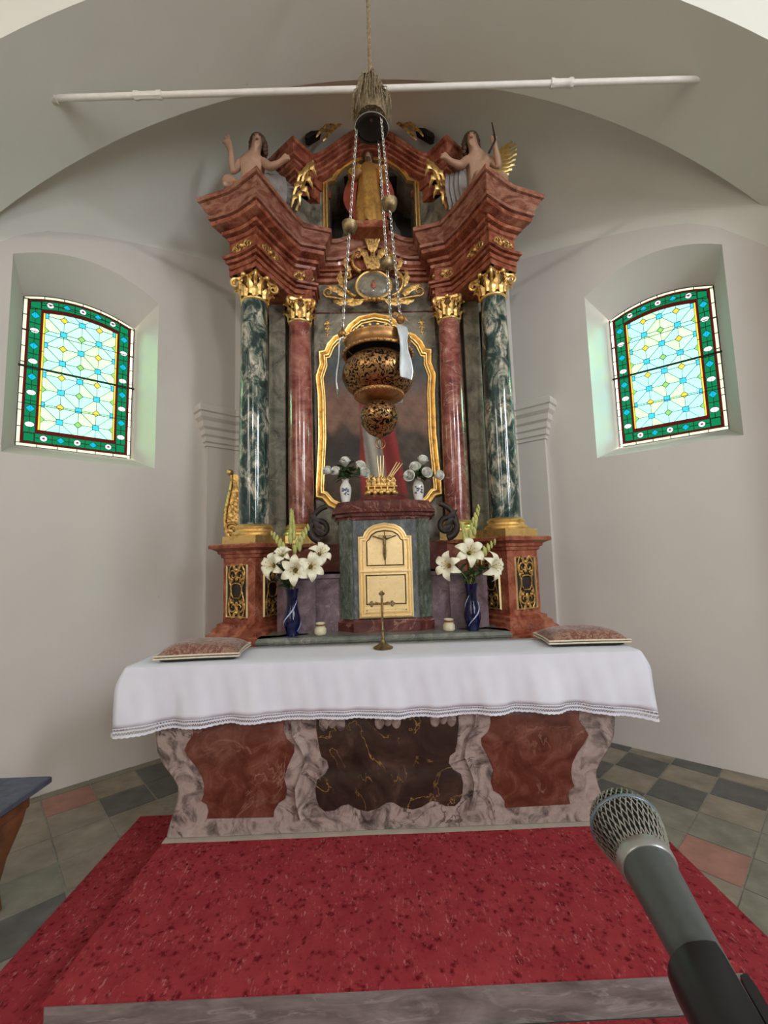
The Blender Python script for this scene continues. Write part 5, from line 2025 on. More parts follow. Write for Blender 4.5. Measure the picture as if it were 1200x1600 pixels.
core = [(p[0], p[1]) for p in tpath(0)]
mb = MB()
mb.prism(core, lambda p: (p[0], p[1], 1.02), lambda p: (p[0], p[1], 1.72))
mb.build('body', 'tabernacle_marble', tab)
mb = MB()
mb.sweep([(0, 0.947), (0.022, 0.947), (0.022, 1.005), (0.016, 1.012), (0.012, 1.025), (0, 1.032), (-0.08, 1.032), (-0.08, 0.947)], tpath(0))
mb.build('base', 'dark_red_marble', tab)
mb = MB()
mb.sweep([(0, 1.70), (0.008, 1.705), (0.012, 1.722), (0.028, 1.728), (0.032, 1.745), (0.05, 1.755), (0.052, 1.77), (0.045, 1.776), (0.03, 1.80), (0.012, 1.835), (-0.02, 1.84), (-0.25, 1.84), (-0.25, 1.70)], tpath(0))
mb.build('cornice', 'dark_red_marble', tab)
mb = MB()
mb.prism(core, lambda p: (TX + (p[0] - TX) * 0.97, p[1] + 0.01, 1.72), lambda p: (TX + (p[0] - TX) * 0.93, p[1] + 0.015, 1.838))
mb.build('lid', 'dark_red_marble', tab)
for s in (-1, 1):       # canted pilasters
    m_ = MB()
    a = Vector((TX + s * 0.228, 3.004))
    b = Vector((TX + s * 0.305, 3.070))
    d = (b - a).normalized()
    n = Vector((d[1], -d[0])) if s > 0 else Vector((-d[1], d[0]))
    if n[1] > 0:
        n = -n
    quad = [a + n * 0.016, b + n * 0.016, b - n * 0.03, a - n * 0.03]
    m_.prism([tuple(q) for q in quad], lambda p: (p[0], p[1], 1.03), lambda p: (p[0], p[1], 1.705))
    m_.build('canted_pilaster', 'tabernacle_green_marble', tab)
    # dark carved volute beside the cornice
    m_ = MB()
    sp = spiral((TX + s * 0.47, 1.66), 0.085, 0.018, -pi / 2 if s > 0 else -pi / 2, s * 1.5, 28)
    m_.tube([(x, 3.22, z) for x, z in sp], [0.026 - 0.012 * i / 28 for i in range(29)], 8)
    m_.tube([(TX + s * x, 3.22, z) for x, z in bez((0.47, 1.58), (0.58, 1.60), (0.56, 1.80), (0.42, 1.83), 12)], [0.02] * 13, 8)
    for k in range(3):
        m_.leaf([(TX + s * (0.44 + 0.07 * t + 0.02 * k), 3.20, 1.62 + 0.05 * k + 0.06 * t) for t in [i / 8 for i in range(9)]], 0.026, (0, -1, 0), 3)
    m_.build('volute', 'dark_wood', tab, None, 60)
# gilt door
DW = 0.186
door_o = [(-DW, 1.035), (DW, 1.035), (DW, 1.588), (DW - 0.035, 1.590), (DW - 0.045, 1.615), (DW - 0.072, 1.648), (DW - 0.11, 1.668), (0.0, 1.682), (-DW + 0.11, 1.668), (-DW + 0.072, 1.648), (-DW + 0.045, 1.615), (-DW + 0.035, 1.590), (-DW, 1.588)]
rings = []
for d, dy in ((0.0, 0.0), (0.003, -0.016), (0.012, -0.020), (0.018, -0.013), (0.026, -0.013), (0.030, -0.018), (0.038, -0.010)):
    rings.append([(TX + x, 2.999 + dy, z) for x, z in inset(door_o, d)])
mb = MB()
mb.loft(rings, True, True)
door = mb.build('door', 'gold_pale', tab, None, 25)


def door_panel(poly, nm):
    m_ = MB()
    rg_ = []
    for d, dy in ((0.0, 0.0), (0.002, -0.007), (0.009, -0.007), (0.011, -0.001), (0.016, -0.001), (0.018, -0.004)):
        rg_.append([(TX + x, 2.990 + dy, z) for x, z in inset(poly, d)])
    m_.loft(rg_, True, True)
    return m_.build(nm, 'gold_pale', door, None, 25)


door_panel([(-0.138, 1.375), (0.138, 1.375), (0.138, 1.565), (0.118, 1.575), (0.10, 1.605), (0.06, 1.63), (0.0, 1.638), (-0.06, 1.63), (-0.10, 1.605), (-0.118, 1.575), (-0.138, 1.565)], 'upper_door_panel')
door_panel([(-0.146, 1.115), (0.146, 1.115), (0.146, 1.335), (-0.146, 1.335)], 'lower_door_panel')
door_panel([(-0.146, 1.075), (0.146, 1.075), (0.146, 1.102), (-0.146, 1.102)], 'lower_door_rail')
mb = MB()
mb.box(TX - 0.175, TX + 0.175, 2.976, 2.990, 1.346, 1.358)
mb.build('door_rail', 'gold_pale', door)


def corpus(mb, cx_, y, zt, h, r):
    """small crucified figure: arms, head, torso, legs"""
    def P(x, z, k=0.0):
        return (cx_ + x * h, y - k, zt - z * h)
    mb.tube([P(-0.44, -0.03), P(-0.24, 0.035), P(-0.06, 0.10), P(0, 0.12), P(0.06, 0.10), P(0.24, 0.035), P(0.44, -0.03)], [r * 0.45, r * 0.6, r * 0.85, r, r * 0.85, r * 0.6, r * 0.45], 6)
    mb.tube([P(0, 0.09), P(0.0, 0.22), P(0.005, 0.36), P(0.0, 0.42)], [r * 1.2, r * 1.5, r * 1.1, r * 1.3], 8)
    for q in (-1, 1):
        mb.tube([P(q * 0.02, 0.42), P(q * 0.035, 0.6, 0.004), P(q * 0.012, 0.86)], [r * 0.9, r * 0.75, r * 0.5], 6)
    mb.ball(P(0.02, 0.03, r * 0.6), r * 1.35, 8, 6, (0.9, 0.9, 1.15))
    mb.ball(P(0.0, 0.42), r * 1.5, 8, 6, (1.1, 0.8, 0.8))


mb = MB()
corpus(mb, TX - 0.002, 2.975, 1.585, 0.185, 0.0075)
mb.build('corpus_relief', 'brass_dark', door, None, 70)
mb = MB()
mb.box(TX - 0.045, TX + 0.045, 2.980, 2.986, 1.587, 1.591)
mb.box(TX - 0.003, TX + 0.003, 2.980, 2.986, 1.39, 1.625)
mb.build('cross_relief', 'brass_dark', door)
mb = MB()
mb.prism([(-0.19, 3.03), (0.19, 3.03), (0.19, 3.33), (-0.19, 3.33)], lambda p: (TX + p[0], p[1], 1.838), lambda p: (TX + p[0] * 0.72, 3.18 + (p[1] - 3.18) * 0.72, 1.885))
mb.build('crown_pedestal', 'dark_red_marble', tab)

# --- gilt crown ornament with rays
CRX, CRY, CRZ = TX - 0.012, 3.16, 1.886
cr = thing('crown_ornament', 'gilt crown with hanging balls and rays on the tabernacle', 'ornament', (CRX, CRY, CRZ))
mb = MB()
mb.bbox(CRX - 0.115, CRX + 0.115, CRY - 0.09, CRY + 0.09, CRZ + 0.055, CRZ + 0.068, 0.004)
mb.bbox(CRX - 0.09, CRX + 0.09, CRY - 0.07, CRY + 0.07, CRZ + 0.012, CRZ + 0.058, 0.01)
mb.build('band', 'gold', cr)
mb = MB()
for k in range(5):
    x = CRX - 0.092 + 0.046 * k
    mb.ball((x, CRY - 0.085, CRZ + 0.018), 0.018, 10, 7)
    mb.tube([(x, CRY - 0.085, CRZ + 0.03), (x, CRY - 0.085, CRZ + 0.06)], 0.006, 6)
for q in (-1, 1):
    for k in range(1, 4):
        mb.ball((CRX + q * 0.105, CRY - 0.085 + 0.045 * k, CRZ + 0.018), 0.018, 10, 7)
mb.build('ball_fringe', 'gold', cr)
mb = MB()
for k in range(7):
    x = CRX - 0.09 + 0.03 * k
    mb.leaf([(x + 0.01 * sin(k), CRY - 0.08, CRZ + 0.066 + 0.075 * t) for t in [i / 8 for i in range(9)]], 0.024, (0, -1, 0), 3)
    mb.ball((x, CRY - 0.075, CRZ + 0.10 + 0.02 * (k % 2)), 0.014, 8, 5)
mb.bbox(CRX - 0.085, CRX + 0.085, CRY - 0.06, CRY + 0.06, CRZ + 0.066, CRZ + 0.135, 0.012)
mb.build('crown_body', 'gold_carved', cr, None, 60)
for q, a0 in ((-1, 0.95), (0, 0.0), (1, 0.62)):
    for k in range(3):
        a = q * a0 + (k - 1) * 0.07
        m_ = MB()
        x0 = CRX + q * 0.06 + (k - 1) * 0.012
        L_ = 0.17 if q == 0 else 0.14
        m_.tube([(x0, CRY - 0.02, CRZ + 0.13), (x0 + L_ * sin(a), CRY - 0.02, CRZ + 0.13 + L_ * cos(a))], [0.0055, 0.003], 5)
        m_.build('ray', 'gold_pale', cr)

# ================================================================== SANCTUARY LAMP
LX, LY = -0.008, 1.90
lamp = thing('sanctuary_lamp', 'pierced brass sanctuary lamp hanging on three chains before the altar', 'lamp', (LX, LY, 1.95))


def lathe_part(name, prof, mat, seg=40, smooth=50):
    m_ = MB()
    m_.lathe(prof, (LX, LY, 0), seg, None, False)
    return m_.build(name, mat, lamp, None, smooth)


lathe_part('pierced_bowl', [(0.100, 2.176), (0.122, 2.185), (0.142, 2.203), (0.156, 2.227), (0.164, 2.250), (0.165, 2.268), (0.160, 2.290), (0.148, 2.315), (0.124, 2.338), (0.108, 2.347)], 'brass_pierced')
lathe_part('dish', [(0.034, 2.138), (0.042, 2.143), (0.075, 2.146), (0.102, 2.156), (0.113, 2.170), (0.112, 2.177), (0.104, 2.180), (0.098, 2.178)], 'brass_lamp')
lathe_part('pierced_globe', [(0.036, 2.140), (0.058, 2.132), (0.076, 2.113), (0.085, 2.088), (0.086, 2.066), (0.080, 2.045)], 'brass_pierced')
lathe_part('globe_cup', [(0.080, 2.047), (0.084, 2.043), (0.080, 2.037), (0.070, 2.020), (0.050, 1.998), (0.028, 1.985), (0.012, 1.978), (0.004, 1.970)], 'brass_pierced')
lathe_part('collar', [(0.146, 2.354), (0.156, 2.352), (0.160, 2.358), (0.158, 2.366), (0.150, 2.372), (0.146, 2.386), (0.146, 2.406), (0.152, 2.414), (0.152, 2.421), (0.144, 2.422), (0.140, 2.406), (0.140, 2.366), (0.146, 2.354)], 'brass_lamp')
lathe_part('collar_shade', [(0.105, 2.336), (0.100, 2.361), (0.12, 2.396), (0.139, 2.402)], 'mic_core')  # black dish added to stand for the shade inside the hollow collar
m_ = MB()
for k in range(28):
    a = 2 * pi * k / 28
    m_.ball((LX + 0.150 * cos(a), LY + 0.150 * sin(a), 2.426), 0.008, 6, 5)
m_.build('bead_rim', 'gold', lamp, None, 60)
for nm_, rr_, zz_, bs_ in (('collar_gadroon', 0.158, 2.359, 0.006), ('dish_gadroon', 0.109, 2.168, 0.006)):
    m_ = MB()
    for k in range(36):
        a = 2 * pi * k / 36
        m_.ball((LX + rr_ * cos(a), LY + rr_ * sin(a), zz_), bs_, 6, 5, (1, 1, 1.4))
    m_.build(nm_, 'brass_lamp', lamp, None, 60, kind='stuff')
for k in range(2):
    m_ = MB()
    m_.tube([(LX + 0.022 * cos(t) * (1 if k else 0.4), LY + 0.022 * cos(t) * (0.2 if k else 1), 1.950 + 0.022 * sin(t)) for t in [2 * pi * i / 18 for i in range(18)]], 0.0022, 6, True)
    m_.build('pull_ring', 'brass_lamp', lamp, None, 60)
DISC_Z = 3.50
AZ_L = [radians(183), radians(-52), radians(62)]
for q, az in enumerate(AZ_L):
    dv = Vector((cos(az), sin(az), 0))
    c0 = Vector((LX, LY, 0))
    # strap bracket
    m_ = MB()
    pts = [c0 + dv * r + Vector((0, 0, z)) for r, z in ((0.150, 2.438), (0.166, 2.425), (0.172, 2.40), (0.173, 2.36), (0.177, 2.315), (0.184, 2.27), (0.187, 2.225), (0.182, 2.19))]
    sd = Vector((-dv[1], dv[0], 0))
    wv = (0.020, 0.030, 0.030, 0.020, 0.022, 0.032, 0.038, 0.032)
    rings = []
    for p, w in zip(pts, wv):
        rings.append([tuple(p - sd * w), tuple(p + dv * 0.006), tuple(p + sd * w), tuple(p - dv * 0.004)])
    m_.loft(rings, True, True)
    m_.tube([tuple(p + sd * w * 0.9 + dv * 0.003) for p, w in zip(pts, wv)], 0.003, 5)
    m_.tube([tuple(p - sd * w * 0.9 + dv * 0.003) for p, w in zip(pts, wv)], 0.003, 5)
    br = m_.build('strap_bracket', 'silver_strap', lamp, None, 40)
    m_ = MB()
    hp = c0 + dv * 0.160 + Vector((0, 0, 2.46))
    m_.ball(tuple(hp), 0.020, 10, 7)
    for s in (-1, 1):
        m_.leaf([tuple(hp + sd * s * 0.045 * t + Vector((0, 0, 0.018 * sin(pi * t)))) for t in [i / 6 for i in range(7)]], 0.014, dv, 2)
    m_.build('cherub_head', 'brass_lamp', br, None, 60)
    # chain with a bell-shaped cup part-way up
    a_ = hp + Vector((0, 0, 0.015))
    b_ = c0 + dv * 0.072 + Vector((0, 0, DISC_Z))
    bell_t = (0.50, 0.54, 0.40)[q]
    ax = (b_ - a_)
    Lc = ax.length
    ax.normalize()
    n1 = ax.orthogonal().normalized()
    n2 = ax.cross(n1)
    m_ = MB()
    nl = int(Lc / 0.0175)
    for i in range(nl):
        c_ = a_ + ax * (i + 0.5) * Lc / nl
        nn = n1 if i % 2 else n2
        m_.tube([tuple(c_ + ax * 0.0125 * cos(t) + nn * 0.0062 * sin(t)) for t in [2 * pi * j / 10 for j in range(10)]], 0.0019, 4, True)
    m_.build('chain', 'steel_chain', lamp, None, 60, kind='stuff')
    m_ = MB()
    bp = a_ + ax * Lc * bell_t
    Mr = ax.to_track_quat('Z', 'Y').to_matrix()
    m_.lathe([(0.006, -0.036), (0.016, -0.032), (0.029, -0.02), (0.034, -0.004), (0.034, 0.004), (0.037, 0.008), (0.037, 0.014), (0.033, 0.016), (0.006, 0.018)], tuple(bp), 20, Mr)
    m_.build('chain_cup', 'brass_dark', lamp, None, 50)
# ceiling rose (hood) from which the chains hang
m_ = MB()
m_.lathe([(0.068, DISC_Z - 0.004), (0.080, DISC_Z - 0.002), (0.081, DISC_Z + 0.006), (0.074, DISC_Z + 0.010), (0.055, DISC_Z + 0.028), (0.030, DISC_Z + 0.040), (0.008, DISC_Z + 0.045), (0.028, DISC_Z + 0.034), (0.052, DISC_Z + 0.022), (0.068, DISC_Z + 0.004)], (LX, LY, 0), 32, None, False)
hood = m_.build('chain_hood', 'dark_wood', lamp, None, 50)
m_ = MB()
m_.tube([(LX + 0.080 * cos(t), LY + 0.080 * sin(t), DISC_Z + 0.002) for t in [2 * pi * i / 32 for i in range(32)]], 0.0022, 5, True)
m_.build('hood_rim', 'steel_chain', hood)

rope = thing('hanging_rope', 'twisted rope with frayed straw tassel holding the lamp', 'rope', (LX, LY, 3.55))
m_ = MB()
for k in range(3):
    m_.tube([(LX + 0.0055 * cos(z * 55 + k * 2.094), LY + 0.0055 * sin(z * 55 + k * 2.094), z) for z in [3.72 + 0.03 * i for i in range(127)]], 0.0062, 5)
m_.build('rope_strand', 'rope_fibre', rope, None, 60)
m_ = MB()
rf = random.Random(21)
for k in range(420):
    a = rf.uniform(0, 2 * pi)
    r1 = rf.uniform(0.03, 0.098)
    zb = rf.uniform(3.535, 3.62)
    rm = r1 * rf.uniform(0.45, 0.75)
    zt = rf.uniform(3.72, 3.80)
    sw = rf.uniform(-0.3, 0.3)
    pts = [(LX + 0.010 * cos(a), LY + 0.010 * sin(a), zt), (LX + rm * cos(a + sw), LY + rm * sin(a + sw), zt - 0.05), (LX + r1 * cos(a + sw), LY + r1 * sin(a + sw), zb + 0.05), (LX + r1 * 1.03 * cos(a + sw * 1.3), LY + r1 * 1.03 * sin(a + sw * 1.3), zb)]
    m_.tube(pts, [0.003, 0.0028, 0.0022, 0.0012], 3)
m_.lathe([(0.010, 3.79), (0.034, 3.74), (0.058, 3.68), (0.074, 3.60), (0.070, 3.552), (0.01, 3.55)], (LX, LY, 0), 14)
m_.build('frayed_tassel', 'straw_fibre', rope, None, 60, kind='stuff')

# ================================================================== TIE ROD ACROSS THE ARCH
rod = thing('tie_rod', 'white painted iron tie rod spanning the arch above the altar', 'rod', (0.1, 2.48, 4.41))
ra, rb = Vector((-2.03, 2.508, 4.385)), Vector((2.26, 2.457, 4.44))
m_ = MB()
m_.tube([tuple(ra + (rb - ra) * t) for t in (0, 0.2, 0.5, 0.75, 1)], 0.019, 10)
m_.build('bar', 'white_paint', rod, None, 60)
for t0, t1, r in ((0.125, 0.165, 0.026), (0.742, 0.775, 0.028), (0.0, 0.012, 0.028)):
    m_ = MB()
    m_.tube([tuple(ra + (rb - ra) * (t0 + (t1 - t0) * k)) for k in (0, 0.15, 0.2, 0.8, 0.85, 1)], [r, r, r * 0.85, r * 0.85, r, r], 8)
    m_.build('coupling', 'white_paint', rod, None, 40)

# ================================================================== THINGS ON THE ALTAR
# --- standing crucifix
cz0 = 0.9035
cru = thing('standing_crucifix', 'small brass crucifix standing on the altar cloth', 'crucifix', (-0.012, 2.665, cz0))
qx, qy = -0.012, 2.665
m_ = MB()
m_.lathe([(0.058, cz0), (0.060, cz0 + 0.006), (0.052, cz0 + 0.012), (0.040, cz0 + 0.016), (0.026, cz0 + 0.028), (0.014, cz0 + 0.040), (0.010, cz0 + 0.055), (0.014, cz0 + 0.060), (0.009, cz0 + 0.070), (0.008, cz0 + 0.10), (0.013, cz0 + 0.106), (0.007, cz0 + 0.115), (0.006, cz0 + 0.16)], (qx, qy, 0), 24)
m_.build('foot', 'brass_dark', cru, None, 40)
m_ = MB()
m_.box(qx - 0.007, qx + 0.007, qy - 0.005, qy + 0.005, cz0 + 0.15, cz0 + 0.315)
m_.box(qx - 0.055, qx + 0.055, qy - 0.005, qy + 0.005, cz0 + 0.255, cz0 + 0.269)
for dx, dz in ((-0.062, 0.262), (0.062, 0.262), (0, 0.322)):
    for ax_, az_ in ((0.010, 0), (-0.010, 0), (0, 0.010), (0, -0.010), (0, 0)):
        m_.ball((qx + dx + ax_, qy, cz0 + dz + az_), 0.009, 8, 5, (1, 0.6, 1))
m_.build('cross', 'brass_dark', cru, None, 40)
m_ = MB()
corpus(m_, qx, qy - 0.009, cz0 + 0.272, 0.095, 0.0055)
m_.build('corpus', 'brass_lamp', cru, None, 70)


# --- small ivory cups
def cup(x, label):
    y, z = 2.935, 0.9465
    c = thing('candle_cup', label, 'cup', (x, y, z), 'ivory cups on the altar shelf')
    m = MB()
    m.lathe([(0.028, z), (0.034, z + 0.004), (0.040, z + 0.012), (0.039, z + 0.040), (0.033, z + 0.048), (0.030, z + 0.052)], (x, y, 0), 24)
    m.build('saucer', 'cup_ivory', c, None, 40)
    m = MB()
    m.lathe([(0.030, z + 0.050), (0.031, z + 0.078), (0.029, z + 0.080), (0.027, z + 0.066)], (x, y, 0), 20)
    m.build('candle', 'cup_ivory', c, None, 40)
    m = MB()
    m.lathe([(0.0315, z + 0.060), (0.0325, z + 0.062), (0.0325, z + 0.070), (0.0315, z + 0.072)], (x, y, 0), 20, None, False)
    m.build('brown_band', 'oak_wood', c)
    return c


cup(-0.418, 'ivory candle cup left of the tabernacle')
cup(0.430, 'ivory candle cup right of the tabernacle')


# --- vases
def lathe_thing(name, label, cat, loc, prof, mat, group, part='body'):
    t = thing(name, label, cat, loc, group)
    m = MB()
    m.lathe([(r, loc[2] + z) for r, z in prof], (loc[0], loc[1], 0), 32, None, False)
    m.build(part, mat, t, None, 60)
    return t


VASE_W = [(0.004, 0.0), (0.026, 0.0), (0.029, 0.006), (0.036, 0.04), (0.042, 0.085), (0.041, 0.11), (0.033, 0.132), (0.024, 0.145), (0.022, 0.155), (0.027, 0.168), (0.031, 0.172), (0.028, 0.172), (0.020, 0.155), (0.020, 0.10)]
VASE_B = [(0.004, 0.0), (0.040, 0.0), (0.043, 0.008), (0.040, 0.02), (0.048, 0.05), (0.056, 0.085), (0.055, 0.11), (0.045, 0.15), (0.036, 0.195), (0.034, 0.235), (0.038, 0.275), (0.045, 0.305), (0.042, 0.305), (0.034, 0.27), (0.030, 0.20)]


def white_vase(x, y, z, label):
    t = lathe_thing('porcelain_vase', label, 'vase', (x, y, z), VASE_W, 'porcelain', 'white porcelain vases on the tabernacle')
    m = MB()
    rv = random.Random(int(x * 1000))
    for k in range(14):
        a = -pi / 2 + rv.uniform(-0.75, 0.75)
        zz = 0.075 + rv.uniform(-0.02, 0.025)
        r = lerp_tab([(zz_, r_) for r_, zz_ in VASE_W[1:8]], zz) + 0.0005
        dv = (cos(a), sin(a))
        m.leaf([(x + dv[0] * r - dv[1] * 0.016 * (t - 0.5), y + dv[1] * r + dv[0] * 0.016 * (t - 0.5), z + zz + 0.010 * rv.uniform(-1, 1) * t) for t in [i / 5 for i in range(6)]], 0.006, (dv[0], dv[1], 0), 1, 0.0006, 0.2, 0.3, 0.1)
    m.build('painted_motif', 'porcelain_motif', t, None, 60)
    return t


white_vase(-0.247, 3.115, 1.841, 'white porcelain vase of roses on the left of the crown')
white_vase(0.278, 3.115, 1.841, 'white porcelain vase of roses on the right of the crown')


def blue_vase(x, y, z, label, ph):
    t = lathe_thing('glass_vase', label, 'vase', (x, y, z), VASE_B, 'blue_glass', 'blue glass vases on the altar shelf')
    tab_ = [(zz_, r_) for r_, zz_ in VASE_B[1:12]]
    for q in range(2):
        m = MB()
        pts = []
        rad = []
        for i in range(31):
            u = i / 30
            zz = 0.03 + 0.20 * u
            r = lerp_tab(tab_, zz) + 0.0006
            a = ph + q * pi + u * 3.4
            pts.append((x + r * cos(a), y + r * sin(a), z + zz))
            rad.append(0.0012 + 0.0032 * sin(pi * u))
        m.tube(pts, rad, 6)
        m.build('white_swirl', 'blue_glass_swirl', t, None, 60)
    return t


blue_vase(-0.605, 2.945, 0.9465, 'cobalt blue glass vase of lilies on the left of the tabernacle', 2.6)
blue_vase(0.592, 2.945, 0.9465, 'cobalt blue glass vase of lilies on the right of the tabernacle', 3.8)

# --- flower meshes, shared by the copies
m = MB()
pts = []
for i in range(9):
    t = i / 8
    pts.append((0, 0.012 + 0.068 * t, 0.055 * sin(pi * 0.55 * t) - 0.050 * t ** 3))
rings = []
for i, p in enumerate(pts):
    t = i / 8
    w = 0.021 * sin(pi * (0.12 + 0.86 * t)) ** 0.8 + 0.0015
    rings.append([(-w, p[1], p[2] + 0.006 * (w / 0.02)), (0, p[1], p[2]), (w, p[1], p[2] + 0.006 * (w / 0.02)), (0, p[1], p[2] - 0.0022)])
m.loft(rings, True, True)
PETAL = mesh_of(m, 'lily_petal', 'petal_lily', 80)
m = MB()
for k in range(6):
    a = k * pi / 3 + 0.4
    m.tube([(0, 0, 0.0), (0.008 * cos(a), 0.008 * sin(a), 0.03), (0.02 * cos(a), 0.02 * sin(a), 0.055)], 0.0012, 4)
    m.ball((0.02 * cos(a), 0.02 * sin(a), 0.056), 0.0038, 6, 4, (1, 1, 0.7))
STAMEN = mesh_of(m, 'lily_stamens', 'stamen_yellow', 60)
m = MB()
for layer, (n, r, h, op) in enumerate(((3, 0.010, 0.064, 0.1), (4, 0.016, 0.064, 0.25), (5, 0.022, 0.058, 0.5), (5, 0.026, 0.046, 0.8))):
    for k in range(n):
        a0 = 2 * pi * k / n + layer * 0.7
        rows = []
        for j in range(6):
            t = j / 5
            row = []
            for i in range(5):
                a = a0 + (i / 4 - 0.5) * (2 * pi / n) * 1.5 * (0.5 + 0.5 * sin(pi * (0.15 + 0.7 * t)))
                rr_ = r * (0.35 + 0.75 * sin(pi * 0.5 * min(1, t * 1.3))) + op * 0.012 * t ** 3
                row.append((rr_ * cos(a), rr_ * sin(a), h * t - op * 0.010 * t ** 4))
            rows.append(row)
        m.loft(rows, False, False)
m.ball((0, 0, 0.006), 0.012, 8, 6)
ROSE = mesh_of(m, 'rose_bloom', 'petal_white', 80)
m = MB()
m.leaf([(0, 0.075 * t, 0.012 * sin(pi * t)) for t in [i / 8 for i in range(9)]], 0.017, (0, 0, 1), 5, 0.0015, 0.12, 0.15, 0.12)
LEAF = mesh_of(m, 'leaf_blade', 'leaf_green', 60)
rfl = random.Random(17)


def stem_to(root, base, head, bend, mat='stem_green', r=0.0026):
    b, h = Vector(base), Vector(head)
    c1 = b + Vector((0, 0, (h[2] - b[2]) * 0.6))
    pts = bez(tuple(b), tuple(c1), tuple(c1.lerp(h, 0.6) + Vector(bend)), tuple(h), 10)
    mm = MB()
    mm.tube(pts, r, 5)
    return mm.build('stem', mat, root, None, 60), pts


def place_leaves(root, pts, n, size, low=0.35):
    for k in range(n):
        t = low + (0.95 - low) * (k + 0.5) / n
        p = Vector(pts[int(t * 10)]) - ORG[root.name]
        inst(LEAF, 'leaf', root, tuple(p), (rfl.uniform(-0.2, 0.9), rfl.uniform(-0.4, 0.4), rfl.uniform(0, 6.28)), size * rfl.uniform(0.8, 1.2))


def lily(base, head, face, label, sc=1.0):
    root = thing('lily', label, 'flower', base, 'white lilies in the blue vases')
    st, pts = stem_to(root, base, head, (0, 0, 0.02))
    fv = Vector(face).normalized()
    hp = Vector(head) - Vector(base)
    Q0 = fv.to_track_quat('Z', 'Y')
    for k in range(6):
        q = Q0 @ Euler((0, 0, k * pi / 3 + rfl.uniform(-0.1, 0.1))).to_quaternion() @ Euler((rfl.uniform(-0.08, 0.12) + (0.08 if k % 2 else 0), 0, 0)).to_quaternion()
        o = inst(PETAL, 'petal', root, tuple(hp), q.to_euler(), sc)
    inst(STAMEN, 'stamens', root, tuple(hp), Q0.to_euler(), sc)
    place_leaves(root, pts, 3, 1.1, 0.6)
    return root


def gladiolus(base, tipp, label):
    root = thing('gladiolus', label, 'flower', base, 'gladiolus spikes in the blue vases')
    st, pts = stem_to(root, base, tipp, (0, 0, 0), 'bud_green', 0.003)
    mm = MB()
    b, h = Vector(base), Vector(tipp)
    L_ = (h - b).length
    for k in range(11):
        t = 0.50 + 0.5 * k / 10
        i = min(9, int(t * 10))
        p = Vector(pts[i]).lerp(Vector(pts[i + 1]), t * 10 - i)
        sd = Vector((0.016 * (1 if k % 2 else -1) * (1.3 - t), rfl.uniform(-0.012, 0.0), 0))
        rr_ = 0.021 * (1.45 - t)
        mm.ball(tuple(p + sd), rr_, 8, 6, (0.75, 0.75, 1.9))
    mm.build('buds', 'bud_green', root, None, 60)
    return root


VB = {-1: (-0.605, 2.945, 1.20), 1: (0.592, 2.945, 1.20)}


def vb(s):
    x, y, z = VB[s]
    return (x + rfl.uniform(-0.018, 0.018), y + rfl.uniform(-0.015, 0.015), z)


LIL = [(-1, (-0.705, 2.875, 1.405), (-0.55, -1, 0.25), 'white lily facing left in the left blue vase', 1.0),
       (-1, (-0.560, 2.835, 1.375), (0.05, -1, 0.05), 'white lily facing forward in the middle of the left blue vase', 1.1),
       (-1, (-0.468, 2.850, 1.395), (0.3, -1, 0.1), 'white lily facing right in the left blue vase', 1.05),
       (-1, (-0.415, 2.90, 1.475), (0.6, -0.9, 0.45), 'upper right white lily in the left blue vase', 0.9),
       (-1, (-0.655, 2.90, 1.47), (-0.2, -0.9, 0.6), 'upper left white lily in the left blue vase', 0.75),
       (1, (0.565, 2.835, 1.455), (0.0, -1, 0.3), 'white lily facing forward at the top of the right blue vase', 1.1),
       (1, (0.435, 2.85, 1.375), (-0.7, -1, 0.15), 'white lily facing left in the right blue vase', 1.05),
       (1, (0.705, 2.86, 1.365), (0.65, -0.9, -0.05), 'white lily drooping right in the right blue vase', 1.05)]
for s, hd, fc, lb, sc in LIL:
    lily(vb(s), hd, fc, lb, sc * 1.18)
GLA = [(-1, (-0.605, 2.96, 1.775), 'tallest gladiolus spike in the left blue vase'), (-1, (-0.735, 2.95, 1.625), 'gladiolus spike leaning left in the left blue vase'), (-1, (-0.490, 2.95, 1.665), 'gladiolus spike leaning right in the left blue vase'),
       (1, (0.675, 2.96, 1.77), 'tallest gladiolus spike in the right blue vase'), (1, (0.552, 2.96, 1.655), 'shorter upright gladiolus spike in the right blue vase'), (1, (0.77, 2.94, 1.53), 'gladiolus spike leaning right in the right blue vase')]
for s, tp, lb in GLA:
    gladiolus(vb(s), tp, lb)
for s in (-1, 1):
    side_ = 'left' if s < 0 else 'right'
    for k, wh in enumerate(('leaning left', 'leaning right', 'in the middle')):
        b = vb(s)
        root = thing('foliage_sprig', 'leafy green sprig %s below the lilies of the %s blue vase' % (wh, side_), 'foliage', b, 'green sprigs in the blue vases')
        st, pts = stem_to(root, b, (b[0] + (-0.085, 0.085, 0.0)[k], b[1] - 0.05, 1.33 + 0.02 * k), (0, 0, 0))
        place_leaves(root, pts, 9, 1.0, 0.25)


def rose(base, head, label, group):
    root = thing('rose', label, 'flower', base, group)
    st, pts = stem_to(root, base, head, (0, 0, 0.01), 'leaf_green', 0.002)
    hp = Vector(head) - Vector(base)
    d = (Vector(head) - Vector(base))
    d = Vector((d[0] * 0.8, d[1] * 0.8 - 0.06, abs(d[2]))).normalized()
    inst(ROSE, 'bloom', root, tuple(hp), d.to_track_quat('Z', 'Y').to_euler(), rfl.uniform(0.95, 1.15))
    place_leaves(root, pts, 9, 1.05, 0.2)
    return root


